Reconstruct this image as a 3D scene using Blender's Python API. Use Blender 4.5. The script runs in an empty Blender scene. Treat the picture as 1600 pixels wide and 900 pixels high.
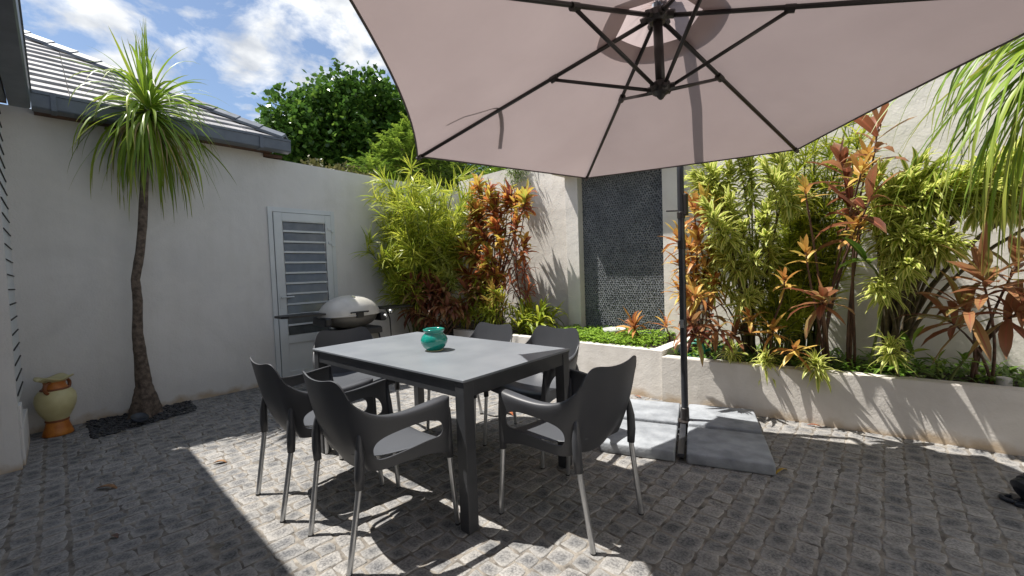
import bpy, bmesh, math, random
import numpy as np
from mathutils import Vector, Matrix, Euler

# ------------------------------------------------------------------ camera, light, exposure
scn = bpy.context.scene
COL = scn.collection
PI = math.pi
R = math.radians

cam_d = bpy.data.cameras.new("camera")
cam = bpy.data.objects.new("camera", cam_d)
COL.objects.link(cam)
F = Vector((-0.6742952539, 0.7373783038, -0.0399893342))
RT = Vector((0.7384617415, 0.6733356421, -0.0359634346))
UP = Vector((-0.0004075876, 0.0537805666, 0.9985526949))
mw = Matrix((RT, UP, -F)).transposed().to_4x4()
mw.translation = Vector((5.493, 0.0, 1.25))
cam.matrix_world = mw
cam_d.sensor_width = 36.0
cam_d.lens = 650 / 1600 * 36
cam_d.clip_start = 0.05
cam_d.clip_end = 500
scn.camera = cam

SUN = Vector((0.4456, 0.23, -1.0)).normalized()      # direction the light travels
sun_d = bpy.data.lights.new("sun", 'SUN')
sun_d.energy = 5.0
sun_d.angle = R(0.55)
sun_d.color = (1.0, 0.955, 0.89)
sun = bpy.data.objects.new("sun", sun_d)
COL.objects.link(sun)
sun.rotation_euler = SUN.to_track_quat('-Z', 'Y').to_euler()
sun.location = (-4, -2, 9)

world = bpy.data.worlds.new("World")
scn.world = world
world.use_nodes = True
wn, wl = world.node_tree.nodes, world.node_tree.links
wn.clear()
w_out = wn.new('ShaderNodeOutputWorld')
w_bg = wn.new('ShaderNodeBackground')
w_bg.inputs['Strength'].default_value = 0.085
sky = wn.new('ShaderNodeTexSky')
sky.sky_type = 'NISHITA'
sky.sun_disc = False
sky.sun_elevation = R(63.4)
sky.sun_rotation = math.atan2(-SUN.x, -SUN.y)
sky.air_density = 1.0
sky.dust_density = 0.6
sky.ozone_density = 1.5
tc = wn.new('ShaderNodeTexCoord')
sep = wn.new('ShaderNodeSeparateXYZ')
wl.new(tc.outputs['Generated'], sep.inputs[0])
mx = wn.new('ShaderNodeMath'); mx.operation = 'MAXIMUM'; mx.inputs[1].default_value = 0.06
wl.new(sep.outputs['Z'], mx.inputs[0])
addz = wn.new('ShaderNodeMath'); addz.operation = 'ADD'; addz.inputs[1].default_value = 0.25
wl.new(mx.outputs[0], addz.inputs[0])
dx = wn.new('ShaderNodeMath'); dx.operation = 'DIVIDE'
dy = wn.new('ShaderNodeMath'); dy.operation = 'DIVIDE'
wl.new(sep.outputs['X'], dx.inputs[0]); wl.new(addz.outputs[0], dx.inputs[1])
wl.new(sep.outputs['Y'], dy.inputs[0]); wl.new(addz.outputs[0], dy.inputs[1])
cmb = wn.new('ShaderNodeCombineXYZ')
wl.new(dx.outputs[0], cmb.inputs[0]); wl.new(dy.outputs[0], cmb.inputs[1])
cmb.inputs[2].default_value = 3.7
cn = wn.new('ShaderNodeTexNoise')
cn.inputs['Scale'].default_value = 4.3
cn.inputs['Detail'].default_value = 9
cn.inputs['Roughness'].default_value = 0.58
cn.inputs['Distortion'].default_value = 0.25
wl.new(cmb.outputs[0], cn.inputs['Vector'])
cr = wn.new('ShaderNodeValToRGB')
cr.color_ramp.elements[0].position = 0.455
cr.color_ramp.elements[0].color = (0, 0, 0, 1)
cr.color_ramp.elements[1].position = 0.60
cr.color_ramp.elements[1].color = (1, 1, 1, 1)
wl.new(cn.outputs['Fac'], cr.inputs[0])
cn2 = wn.new('ShaderNodeTexNoise')
cn2.inputs['Scale'].default_value = 7.0
cn2.inputs['Detail'].default_value = 6
wl.new(cmb.outputs[0], cn2.inputs['Vector'])
cc = wn.new('ShaderNodeValToRGB')
cc.color_ramp.elements[0].position = 0.35
cc.color_ramp.elements[0].color = (4.6, 4.9, 5.4, 1)
cc.color_ramp.elements[1].position = 0.62
cc.color_ramp.elements[1].color = (8.2, 8.3, 8.3, 1)
wl.new(cn2.outputs['Fac'], cc.inputs[0])
wm = wn.new('ShaderNodeMixRGB')
wl.new(cr.outputs[0], wm.inputs[0]); wl.new(sky.outputs[0], wm.inputs[1]); wl.new(cc.outputs[0], wm.inputs[2])
wl.new(wm.outputs[0], w_bg.inputs['Color'])
wl.new(w_bg.outputs[0], w_out.inputs[0])

scn.view_settings.view_transform = 'Standard'
scn.view_settings.look = 'None'
scn.view_settings.exposure = 0.72
scn.view_settings.gamma = 1.0
scn.view_settings.use_curve_mapping = False

# ------------------------------------------------------------------ helpers
rnd = random.Random(7)
U = rnd.uniform


def mat(name, col, rough=0.7, metal=0.0, col2=None, nscale=8.0, bump=0.0, bscale=60.0, spec=0.5,
        detail=5, contrast=(0.35, 0.65), trans=0.0, coat=0.0, sheen=0.0):
    """Principled material, two colours mixed by noise, optional fine bump and translucency."""
    m = bpy.data.materials.new(name)
    m.use_nodes = True
    n, l = m.node_tree.nodes, m.node_tree.links
    b = n['Principled BSDF']
    b.inputs['Roughness'].default_value = rough
    b.inputs['Metallic'].default_value = metal
    b.inputs['Specular IOR Level'].default_value = spec
    b.inputs['Coat Weight'].default_value = coat
    t = n.new('ShaderNodeTexCoord')
    if col2 is None:
        col2 = tuple(c * 0.8 for c in col)
    ns = n.new('ShaderNodeTexNoise')
    ns.inputs['Scale'].default_value = nscale
    ns.inputs['Detail'].default_value = detail
    l.new(t.outputs['Object'], ns.inputs['Vector'])
    r = n.new('ShaderNodeValToRGB')
    r.color_ramp.elements[0].position = contrast[0]
    r.color_ramp.elements[1].position = contrast[1]
    r.color_ramp.elements[0].color = (*col2, 1)
    r.color_ramp.elements[1].color = (*col, 1)
    l.new(ns.outputs['Fac'], r.inputs[0])
    l.new(r.outputs[0], b.inputs['Base Color'])
    if bump:
        nb = n.new('ShaderNodeTexNoise')
        nb.inputs['Scale'].default_value = bscale
        nb.inputs['Detail'].default_value = 6
        l.new(t.outputs['Object'], nb.inputs['Vector'])
        bp = n.new('ShaderNodeBump')
        bp.inputs['Strength'].default_value = bump
        bp.inputs['Distance'].default_value = 0.01
        l.new(nb.outputs['Fac'], bp.inputs['Height'])
        l.new(bp.outputs[0], b.inputs['Normal'])
    if trans:
        tr = n.new('ShaderNodeBsdfTranslucent')
        l.new(r.outputs[0], tr.inputs['Color'])
        ms = n.new('ShaderNodeMixShader')
        ms.inputs[0].default_value = trans
        l.new(b.outputs[0], ms.inputs[1]); l.new(tr.outputs[0], ms.inputs[2])
        l.new(ms.outputs[0], n['Material Output'].inputs['Surface'])
    return m


def leafmat(name, ramp, edge=None, edge_w=0.6, mid=None, rough=0.42, trans=0.35, tipcol=None):
    """Leaf: colour per leaf from a ramp (attribute z), margin / midrib colour from attribute x."""
    m = bpy.data.materials.new(name)
    m.use_nodes = True
    n, l = m.node_tree.nodes, m.node_tree.links
    b = n['Principled BSDF']
    b.inputs['Roughness'].default_value = rough
    b.inputs['Specular IOR Level'].default_value = 0.45
    a = n.new('ShaderNodeAttribute'); a.attribute_name = 'leaf'
    s = n.new('ShaderNodeSeparateXYZ')
    l.new(a.outputs['Vector'], s.inputs[0])
    r = n.new('ShaderNodeValToRGB')
    els = r.color_ramp.elements
    while len(els) < len(ramp):
        els.new(0.5)
    for e, (p, c) in zip(els, ramp):
        e.position = p; e.color = (*c, 1)
    l.new(s.outputs['Z'], r.inputs[0])
    out = r.outputs[0]
    ab = n.new('ShaderNodeMath'); ab.operation = 'ABSOLUTE'
    l.new(s.outputs['X'], ab.inputs[0])
    if edge:
        g = n.new('ShaderNodeMapRange')
        g.inputs['From Min'].default_value = edge_w - 0.08
        g.inputs['From Max'].default_value = edge_w + 0.08
        l.new(ab.outputs[0], g.inputs['Value'])
        x = n.new('ShaderNodeMixRGB')
        l.new(g.outputs[0], x.inputs[0]); l.new(out, x.inputs[1])
        x.inputs[2].default_value = (*edge, 1)
        out = x.outputs[0]
    if mid:
        g = n.new('ShaderNodeMapRange')
        g.inputs['From Min'].default_value = 0.22
        g.inputs['From Max'].default_value = 0.05
        l.new(ab.outputs[0], g.inputs['Value'])
        x = n.new('ShaderNodeMixRGB')
        l.new(g.outputs[0], x.inputs[0]); l.new(out, x.inputs[1])
        x.inputs[2].default_value = (*mid, 1)
        out = x.outputs[0]
    if tipcol:
        g = n.new('ShaderNodeMapRange')
        g.inputs['From Min'].default_value = 0.72
        g.inputs['From Max'].default_value = 1.0
        l.new(s.outputs['Y'], g.inputs['Value'])
        x = n.new('ShaderNodeMixRGB')
        l.new(g.outputs[0], x.inputs[0]); l.new(out, x.inputs[1])
        x.inputs[2].default_value = (*tipcol, 1)
        out = x.outputs[0]
    l.new(out, b.inputs['Base Color'])
    tr = n.new('ShaderNodeBsdfTranslucent')
    l.new(out, tr.inputs['Color'])
    ms = n.new('ShaderNodeMixShader'); ms.inputs[0].default_value = trans
    l.new(b.outputs[0], ms.inputs[1]); l.new(tr.outputs[0], ms.inputs[2])
    l.new(ms.outputs[0], n['Material Output'].inputs['Surface'])
    return m


class MB:
    """Mesh builder: collects shapes, links them as ONE mesh object."""

    def __init__(s):
        s.v, s.f, s.a = [], [], []

    def add(s, vs, fs, at=None):
        o = len(s.v)
        s.v.extend(vs)
        s.f.extend([tuple(i + o for i in f) for f in fs])
        s.a.extend(at if at is not None else [(0, 0, 0.5)] * len(vs))
        return s

    def box(s, a, b, M=None, bev=0.0):
        x0, y0, z0 = a; x1, y1, z1 = b
        bm = bmesh.new()
        bmesh.ops.create_cube(bm, size=1)
        for v in bm.verts:
            v.co = Vector(((x0 + x1) / 2 + v.co.x * (x1 - x0), (y0 + y1) / 2 + v.co.y * (y1 - y0), (z0 + z1) / 2 + v.co.z * (z1 - z0)))
        if bev:
            bmesh.ops.bevel(bm, geom=bm.edges[:], offset=bev, segments=2, affect='EDGES', profile=0.5)
        bm.verts.index_update()
        vs = [(M @ v.co if M else v.co.copy())[:] for v in bm.verts]
        fs = [tuple(v.index for v in f.verts) for f in bm.faces]
        bm.free()
        return s.add(vs, fs)

    def tube(s, pts, rad, n=10, cap=True, flat=1.0, at=None):
        pts = [Vector(p) for p in pts]
        if not isinstance(rad, (list, tuple)):
            rad = [rad] * len(pts)
        vs, fs = [], []
        up = None
        for i, p in enumerate(pts):
            d = (pts[min(i + 1, len(pts) - 1)] - pts[max(i - 1, 0)]).normalized()
            if up is None:
                up = d.orthogonal().normalized()
            up = (up - d * up.dot(d)).normalized()
            sd = d.cross(up)
            for k in range(n):
                a = 2 * PI * k / n
                vs.append((p + (up * math.cos(a) * flat + sd * math.sin(a)) * rad[i])[:])
        for i in range(len(pts) - 1):
            for k in range(n):
                k2 = (k + 1) % n
                fs.append((i * n + k, i * n + k2, (i + 1) * n + k2, (i + 1) * n + k))
        if cap:
            fs.append(tuple(range(n - 1, -1, -1)))
            fs.append(tuple((len(pts) - 1) * n + k for k in range(n)))
        return s.add(vs, fs, [at] * len(vs) if at else None)

    def lathe(s, prof, c=(0, 0, 0), n=28, sx=1.0, sy=1.0, M=None, warp=None):
        vs, fs = [], []
        for j, (r, z) in enumerate(prof):
            for k in range(n):
                a = 2 * PI * k / n
                p = Vector((r * math.cos(a) * sx, r * math.sin(a) * sy, z))
                if warp: p = warp(p, a, j)
                if M: p = M @ p
                vs.append((p + Vector(c))[:])
        for j in range(len(prof) - 1):
            for k in range(n):
                k2 = (k + 1) % n
                fs.append((j * n + k, j * n + k2, (j + 1) * n + k2, (j + 1) * n + k))
        return s.add(vs, fs)

    def leaf(s, base, d, L, W, droop=0.3, n=4, tint=0.5, fold=0.0, twist=0.0, shape=0.45, w0=0.25, side=None):
        """A strap / blade leaf: bends down by droop, folded along the midrib by fold."""
        p = Vector(base); d = Vector(d).normalized()
        up = Vector((0, 0, 1))
        if side is None: side = U(-.45, .45)
        vs, at = [], []
        wide = fold != 0.0
        for i in range(n + 1):
            t = i / n
            if t < shape:
                w = W * (w0 + (1 - w0) * math.sin(t / shape * PI / 2))
            else:
                w = W * math.cos((t - shape) / (1 - shape) * PI / 2) ** 0.8
            w = max(w, 0.0006)
            sd = d.cross(up)
            if sd.length < 0.05:
                sd = Vector((math.cos(twist * 9 + tint * 6), math.sin(twist * 9 + tint * 6), 0))
            sd.normalize()
            nn = sd.cross(d)
            sd2 = sd * math.cos(twist) + nn * math.sin(twist)
            nn2 = sd2.cross(d)
            vs.append((p - sd2 * w + nn2 * w * fold)[:]); at.append((-1, t, tint))
            if wide:
                vs.append(p[:]); at.append((0, t, tint))
            vs.append((p + sd2 * w + nn2 * w * fold)[:]); at.append((1, t, tint))
            p = p + d * (L / n)
            d = (d + Vector((0, 0, -1)) * droop * (0.5 + t) / n * 2 + sd * side / n).normalized()
        k = 3 if wide else 2
        fs = []
        for i in range(n):
            for j in range(k - 1):
                fs.append((i * k + j, i * k + j + 1, (i + 1) * k + j + 1, (i + 1) * k + j))
        return s.add(vs, fs, at)

    def build(s, name, m, parent=None, smooth=False, leaf=False, loc=None):
        me = bpy.data.meshes.new(name)
        me.from_pydata(s.v, [], s.f)
        if leaf:
            a = me.attributes.new('leaf', 'FLOAT_VECTOR', 'POINT')
            a.data.foreach_set('vector', np.array(s.a, dtype=np.float32).ravel())
        if smooth:
            me.polygons.foreach_set('use_smooth', [True] * len(me.polygons))
        me.materials.append(m)
        me.update()
        o = bpy.data.objects.new(name, me)
        COL.objects.link(o)
        if loc:
            o.location = loc
        if parent:
            o.parent = parent
        return o


def tag(o, label=None, cat=None, group=None, kind=None):
    if label: o['label'] = label
    if cat: o['category'] = cat
    if group: o['group'] = group
    if kind: o['kind'] = kind
    return o


def thing(name, label, cat, loc=(0, 0, 0), rz=0.0, group=None):
    o = bpy.data.objects.new(name, None)
    COL.objects.link(o)
    o.location = loc
    o.rotation_euler = (0, 0, rz)
    o.empty_display_size = 0.1
    return tag(o, label, cat, group)


def bake(o):
    """apply an object's modifiers into its mesh"""
    dg = bpy.context.evaluated_depsgraph_get()
    me = bpy.data.meshes.new_from_object(o.evaluated_get(dg))
    o.modifiers.clear()
    o.data = me
    return o


def auto_smooth(o, ang=35):
    me = o.data
    bm = bmesh.new(); bm.from_mesh(me)
    for f in bm.faces: f.smooth = True
    for e in bm.edges:
        if len(e.link_faces) == 2 and e.calc_face_angle(0) > R(ang):
            e.smooth = False
    bm.to_mesh(me); bm.free()
    return o


# ------------------------------------------------------------------ materials
def plaster(name, col, dirt, base_dirt=True):
    m = bpy.data.materials.new(name); m.use_nodes = True
    n, l = m.node_tree.nodes, m.node_tree.links
    b = n['Principled BSDF']; b.inputs['Roughness'].default_value = 0.88
    b.inputs['Specular IOR Level'].default_value = 0.25
    t = n.new('ShaderNodeTexCoord')
    n1 = n.new('ShaderNodeTexNoise'); n1.inputs['Scale'].default_value = 1.6; n1.inputs['Detail'].default_value = 9; n1.inputs['Distortion'].default_value = 0.8
    n1.inputs['Roughness'].default_value = 0.62
    l.new(t.outputs['Object'], n1.inputs['Vector'])
    r1 = n.new('ShaderNodeValToRGB')
    r1.color_ramp.elements[0].position = 0.30; r1.color_ramp.elements[0].color = (*dirt, 1)
    r1.color_ramp.elements[1].position = 0.62; r1.color_ramp.elements[1].color = (*col, 1)
    l.new(n1.outputs['Fac'], r1.inputs[0])
    # vertical rain streaks
    mp = n.new('ShaderNodeMapping'); mp.inputs['Scale'].default_value = (9, 9, 0.7)
    l.new(t.outputs['Object'], mp.inputs['Vector'])
    n2 = n.new('ShaderNodeTexNoise'); n2.inputs['Scale'].default_value = 1.0; n2.inputs['Detail'].default_value = 5
    l.new(mp.outputs[0], n2.inputs['Vector'])
    r2 = n.new('ShaderNodeValToRGB')
    r2.color_ramp.elements[0].position = 0.36; r2.color_ramp.elements[0].color = (0.975, 0.972, 0.965, 1)
    r2.color_ramp.elements[1].position = 0.56; r2.color_ramp.elements[1].color = (1, 1, 1, 1)
    l.new(n2.outputs['Fac'], r2.inputs[0])
    mu = n.new('ShaderNodeMixRGB'); mu.blend_type = 'MULTIPLY'; mu.inputs[0].default_value = 1.0
    l.new(r1.outputs[0], mu.inputs[1]); l.new(r2.outputs[0], mu.inputs[2])
    out = mu.outputs[0]
    if base_dirt:      # splashed soil just above the paving
        s = n.new('ShaderNodeSeparateXYZ'); l.new(t.outputs['Object'], s.inputs[0])
        n3 = n.new('ShaderNodeTexNoise'); n3.inputs['Scale'].default_value = 6; n3.inputs['Detail'].default_value = 6
        l.new(t.outputs['Object'], n3.inputs['Vector'])
        ad = n.new('ShaderNodeMath'); ad.operation = 'MULTIPLY_ADD'; ad.inputs[1].default_value = -0.22
        l.new(n3.outputs['Fac'], ad.inputs[0]); l.new(s.outputs['Z'], ad.inputs[2])
        g = n.new('ShaderNodeMapRange')
        g.inputs['From Min'].default_value = -0.04; g.inputs['From Max'].default_value = -0.11
        g.inputs['To Max'].default_value = 0.8
        l.new(ad.outputs[0], g.inputs['Value'])
        x = n.new('ShaderNodeMixRGB'); l.new(g.outputs[0], x.inputs[0]); l.new(out, x.inputs[1])
        x.inputs[2].default_value = (0.42, 0.31, 0.19, 1)
        out = x.outputs[0]
    l.new(out, b.inputs['Base Color'])
    n4 = n.new('ShaderNodeTexNoise'); n4.inputs['Scale'].default_value = 70; n4.inputs['Detail'].default_value = 6
    l.new(t.outputs['Object'], n4.inputs['Vector'])
    n5 = n.new('ShaderNodeTexNoise'); n5.inputs['Scale'].default_value = 5; n5.inputs['Detail'].default_value = 3
    l.new(t.outputs['Object'], n5.inputs['Vector'])
    mm = n.new('ShaderNodeMath'); mm.operation = 'MULTIPLY_ADD'; mm.inputs[1].default_value = 4.5
    l.new(n5.outputs['Fac'], mm.inputs[0]); l.new(n4.outputs['Fac'], mm.inputs[2])
    bp = n.new('ShaderNodeBump'); bp.inputs['Strength'].default_value = 0.35; bp.inputs['Distance'].default_value = 0.006
    l.new(mm.outputs[0], bp.inputs['Height']); l.new(bp.outputs[0], b.inputs['Normal'])
    return m


M = {}
M['wall'] = plaster('pale_render', (0.68, 0.665, 0.64), (0.60, 0.588, 0.566))
M['wallb'] = plaster('cream_render', (0.74, 0.705, 0.655), (0.63, 0.60, 0.555))
M['planter'] = plaster('planter_render', (0.70, 0.67, 0.625), (0.56, 0.53, 0.485))
M['white'] = mat('white_painted_aluminium', (0.62, 0.65, 0.66), 0.4, col2=(0.56, 0.59, 0.60), nscale=3)
M['glass'] = mat('dark_louvre_glass', (0.09, 0.097, 0.097), 0.2, col2=(0.06, 0.066, 0.066), nscale=9, spec=0.8, coat=0.5)
M['dark'] = mat('shade_black', (0.012, 0.012, 0.013), 0.8)  # flat black painted in where gaps and interiors lie in shade
M['gutter'] = mat('grey_gutter_metal', (0.13, 0.15, 0.18), 0.38, col2=(0.09, 0.105, 0.13), nscale=6, bump=0.05)
M['soffit'] = mat('red_brown_timber', (0.13, 0.06, 0.035), 0.7, col2=(0.08, 0.04, 0.025), nscale=14)
M['soffitwood'] = mat('tan_timber', (0.36, 0.22, 0.12), 0.7, col2=(0.25, 0.15, 0.08), nscale=14)
M['tile'] = mat('grey_slate_tile', (0.36, 0.35, 0.355), 0.6, col2=(0.20, 0.20, 0.21), nscale=5, bump=0.3, bscale=40)
M['plastic'] = mat('charcoal_plastic', (0.054, 0.056, 0.062), 0.42, col2=(0.046, 0.048, 0.054), nscale=5, bump=0.05, bscale=500, spec=0.5)
M['seatplastic_lit'] = mat('lit_seat_plastic', (0.085, 0.09, 0.10), 0.38, col2=(0.075, 0.08, 0.09), nscale=4, bump=0.06, bscale=420, spec=0.5)  # paler copy of the charcoal, sun and sky sheen painted in
M['alu'] = mat('brushed_aluminium_tube', (0.55, 0.56, 0.57), 0.33, metal=0.9, col2=(0.47, 0.48, 0.49), nscale=30)
M['foot'] = mat('grey_rubber', (0.05, 0.05, 0.05), 0.7)
M['tframe'] = mat('anthracite_metal', (0.045, 0.047, 0.052), 0.45, col2=(0.035, 0.037, 0.041), nscale=10, bump=0.08, bscale=300)
M['ttop'] = mat('grey_ceramic_top', (0.205, 0.22, 0.24), 0.38, col2=(0.165, 0.18, 0.20), nscale=4, bump=0.03, bscale=200, detail=8)
M['umetal'] = mat('dark_bronze_metal', (0.022, 0.018, 0.017), 0.4, col2=(0.016, 0.013, 0.012), nscale=10)
M['mast'] = mat('dark_grey_mast', (0.045, 0.048, 0.056), 0.35, metal=0.3, col2=(0.035, 0.037, 0.044), nscale=10)
M['slab'] = mat('blue_grey_concrete', (0.33, 0.35, 0.375), 0.85, col2=(0.21, 0.225, 0.245), nscale=9, bump=0.35, bscale=60, detail=9)
M['teal'] = mat('teal_glaze', (0.004, 0.26, 0.20), 0.10, col2=(0.004, 0.21, 0.165), nscale=9, spec=0.6, coat=0.6)
M['tealin'] = mat('teal_glaze_inside', (0.01, 0.12, 0.10), 0.2)
M['potcream'] = mat('cream_glaze', (0.60, 0.55, 0.30), 0.45, col2=(0.50, 0.44, 0.22), nscale=8, bump=0.1, bscale=50)
M['potorange'] = mat('orange_glaze', (0.52, 0.19, 0.025), 0.45, col2=(0.38, 0.11, 0.015), nscale=20, bump=0.15, bscale=50)
M['potbrown'] = mat('brown_glaze', (0.22, 0.07, 0.02), 0.5)
M['lid'] = mat('beige_cast_lid', (0.60, 0.575, 0.53), 0.34, metal=0.1, col2=(0.54, 0.52, 0.48), nscale=12)
M['bowl'] = mat('dark_cast_bowl', (0.13, 0.125, 0.115), 0.38, metal=0.4)
M['bbq'] = mat('black_nylon', (0.014, 0.014, 0.016), 0.45, bump=0.1, bscale=300)
M['chrome'] = mat('silver_trim', (0.6, 0.6, 0.6), 0.25, metal=0.9)
M['bark'] = mat('grey_brown_bark', (0.17, 0.13, 0.10), 0.9, col2=(0.06, 0.045, 0.035), nscale=26, bump=1.0, bscale=45, detail=8)
M['stem'] = mat('plant_stem', (0.16, 0.12, 0.075), 0.8, col2=(0.08, 0.07, 0.04), nscale=30, bump=0.4)
M['cane'] = mat('green_cane', (0.14, 0.17, 0.045), 0.6, col2=(0.08, 0.10, 0.03), nscale=25)
M['redstem'] = mat('red_brown_stem', (0.17, 0.085, 0.06), 0.7, col2=(0.09, 0.055, 0.04), nscale=25)
M['soil'] = mat('dark_soil', (0.055, 0.042, 0.03), 0.95, col2=(0.02, 0.016, 0.012), nscale=30, bump=1.0, bscale=30)
M['blackstone'] = mat('black_pebble', (0.035, 0.038, 0.045), 0.32, col2=(0.012, 0.013, 0.015), nscale=20, bump=0.2)
M['deadleaf'] = mat('dry_brown_leaf', (0.30, 0.16, 0.07), 0.7, col2=(0.17, 0.085, 0.04), nscale=40, bump=0.3)
M['dryblade'] = mat('bleached_dry_blade', (0.50, 0.40, 0.22), 0.8, col2=(0.34, 0.24, 0.12), nscale=12, trans=0.3)
M['orangeleaf'] = mat('fallen_orange_leaf', (0.42, 0.13, 0.04), 0.6, col2=(0.26, 0.07, 0.03), nscale=40)
M['yellowleaf'] = mat('fallen_yellow_leaf', (0.50, 0.33, 0.05), 0.6, col2=(0.35, 0.2, 0.03), nscale=40)
M['lamp'] = mat('blue_black_housing', (0.02, 0.026, 0.038), 0.4)
M['pvc'] = mat('pale_grey_pvc', (0.50, 0.50, 0.47), 0.5)
M['hose'] = mat('green_hose', (0.01, 0.22, 0.14), 0.35)
M['ceramic'] = mat('white_ceramic', (0.62, 0.62, 0.60), 0.4)
M['terrain'] = mat('garden_soil_and_grass', (0.06, 0.08, 0.03), 0.95, col2=(0.10, 0.08, 0.05), nscale=0.8)
M['fabric'] = mat('taupe_canopy_cloth', (0.40, 0.325, 0.316), 0.9, col2=(0.362, 0.292, 0.284), nscale=1.8, bump=0.55, bscale=9, trans=0.285, spec=0.2)
M['vent'] = mat('thin_vent_cloth', (0.52, 0.43, 0.42), 0.9, col2=(0.48, 0.39, 0.38), nscale=3, bump=0.15, bscale=600, trans=0.42, spec=0.2)
M['strap'] = mat('grey_strap', (0.12, 0.115, 0.11), 0.9)
M['hem'] = mat('canopy_hem', (0.12, 0.105, 0.10), 0.9, trans=0.1)


def sett_material():
    m = bpy.data.materials.new('granite_setts'); m.use_nodes = True
    n, l = m.node_tree.nodes, m.node_tree.links
    b = n['Principled BSDF']; b.inputs['Roughness'].default_value = 0.78; b.inputs['Specular IOR Level'].default_value = 0.35
    t = n.new('ShaderNodeTexCoord')
    a = n.new('ShaderNodeAttribute'); a.attribute_name = 'leaf'
    s = n.new('ShaderNodeSeparateXYZ'); l.new(a.outputs['Vector'], s.inputs[0])
    r = n.new('ShaderNodeValToRGB'); e = r.color_ramp.elements
    e[0].position = 0; e[0].color = (0.088, 0.09, 0.094, 1)
    e[1].position = 1; e[1].color = (0.24, 0.237, 0.235, 1)
    x = e.new(0.5); x.color = (0.142, 0.143, 0.147, 1)
    x = e.new(0.8); x.color = (0.185, 0.18, 0.175, 1)
    l.new(s.outputs['Z'], r.inputs[0])
    n1 = n.new('ShaderNodeTexNoise'); n1.inputs['Scale'].default_value = 95; n1.inputs['Detail'].default_value = 8
    l.new(t.outputs['Object'], n1.inputs['Vector'])
    r1 = n.new('ShaderNodeValToRGB'); e = r1.color_ramp.elements
    e[0].position = 0.38; e[0].color = (0.55, 0.56, 0.58, 1); e[1].position = 0.62; e[1].color = (1.45, 1.43, 1.4, 1)
    l.new(n1.outputs['Fac'], r1.inputs[0])
    mu = n.new('ShaderNodeMixRGB'); mu.blend_type = 'MULTIPLY'; mu.inputs[0].default_value = 1
    l.new(r.outputs[0], mu.inputs[1]); l.new(r1.outputs[0], mu.inputs[2])
    # sandy dust caught on edges and in patches
    n2 = n.new('ShaderNodeTexNoise'); n2.inputs['Scale'].default_value = 9; n2.inputs['Detail'].default_value = 7
    l.new(t.outputs['Object'], n2.inputs['Vector'])
    ad = n.new('ShaderNodeMath'); ad.operation = 'MULTIPLY_ADD'; ad.inputs[1].default_value = 0.5
    l.new(s.outputs['X'], ad.inputs[0]); l.new(n2.outputs['Fac'], ad.inputs[2])
    g = n.new('ShaderNodeMapRange'); g.inputs['From Min'].default_value = 0.60; g.inputs['From Max'].default_value = 1.12
    g.inputs['To Max'].default_value = 0.5
    l.new(ad.outputs[0], g.inputs['Value'])
    x = n.new('ShaderNodeMixRGB'); l.new(g.outputs[0], x.inputs[0]); l.new(mu.outputs[0], x.inputs[1])
    x.inputs[2].default_value = (0.52, 0.495, 0.455, 1)
    l.new(x.outputs[0], b.inputs['Base Color'])
    n3 = n.new('ShaderNodeTexNoise'); n3.inputs['Scale'].default_value = 55; n3.inputs['Detail'].default_value = 9
    n3.inputs['Roughness'].default_value = 0.65
    l.new(t.outputs['Object'], n3.inputs['Vector'])
    bp = n.new('ShaderNodeBump'); bp.inputs['Strength'].default_value = 1.0; bp.inputs['Distance'].default_value = 0.007
    l.new(n3.outputs['Fac'], bp.inputs['Height']); l.new(bp.outputs[0], b.inputs['Normal'])
    return m


M['sett'] = sett_material()
M['joint'] = mat('sandy_joint', (0.31, 0.28, 0.24), 0.95, col2=(0.09, 0.08, 0.07), nscale=14, bump=0.6, bscale=120, detail=8)


def pebble_material():
    m = bpy.data.materials.new('dark_wall_pebble'); m.use_nodes = True
    n, l = m.node_tree.nodes, m.node_tree.links
    b = n['Principled BSDF']; b.inputs['Roughness'].default_value = 0.5
    a = n.new('ShaderNodeAttribute'); a.attribute_name = 'leaf'
    s = n.new('ShaderNodeSeparateXYZ'); l.new(a.outputs['Vector'], s.inputs[0])
    r = n.new('ShaderNodeValToRGB'); e = r.color_ramp.elements
    e[0].position = 0; e[0].color = (0.012, 0.015, 0.02, 1)
    e[1].position = 1; e[1].color = (0.06, 0.07, 0.085, 1)
    l.new(s.outputs['Z'], r.inputs[0]); l.new(r.outputs[0], b.inputs['Base Color'])
    return m


M['wpebble'] = pebble_material()
M['grout'] = mat('grey_grout', (0.20, 0.21, 0.22), 0.9, col2=(0.13, 0.14, 0.15), nscale=6)

L = {}
L['palm'] = leafmat('palm_leaf', [(0, (0.10, 0.19, 0.02)), (0.5, (0.21, 0.34, 0.03)), (0.9, (0.36, 0.44, 0.05)), (1.0, (0.42, 0.30, 0.12))], mid=(0.22, 0.30, 0.05), trans=0.35, tipcol=(0.26, 0.27, 0.06))
L['bamboo'] = leafmat('bamboo_palm_leaf', [(0, (0.20, 0.28, 0.03)), (0.5, (0.42, 0.48, 0.05)), (1, (0.64, 0.64, 0.10))], trans=0.46)
L['song'] = leafmat('striped_leaf', [(0, (0.20, 0.30, 0.03)), (1, (0.34, 0.44, 0.06))], edge=(0.76, 0.76, 0.25), edge_w=0.40, trans=0.46)
L['croton'] = leafmat('croton_leaf', [(0, (0.16, 0.05, 0.045)), (0.25, (0.36, 0.09, 0.05)), (0.45, (0.58, 0.20, 0.07)), (0.62, (0.70, 0.42, 0.09)), (0.8, (0.62, 0.54, 0.10)), (1, (0.26, 0.36, 0.06))], mid=(0.62, 0.32, 0.07), trans=0.42)
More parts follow.
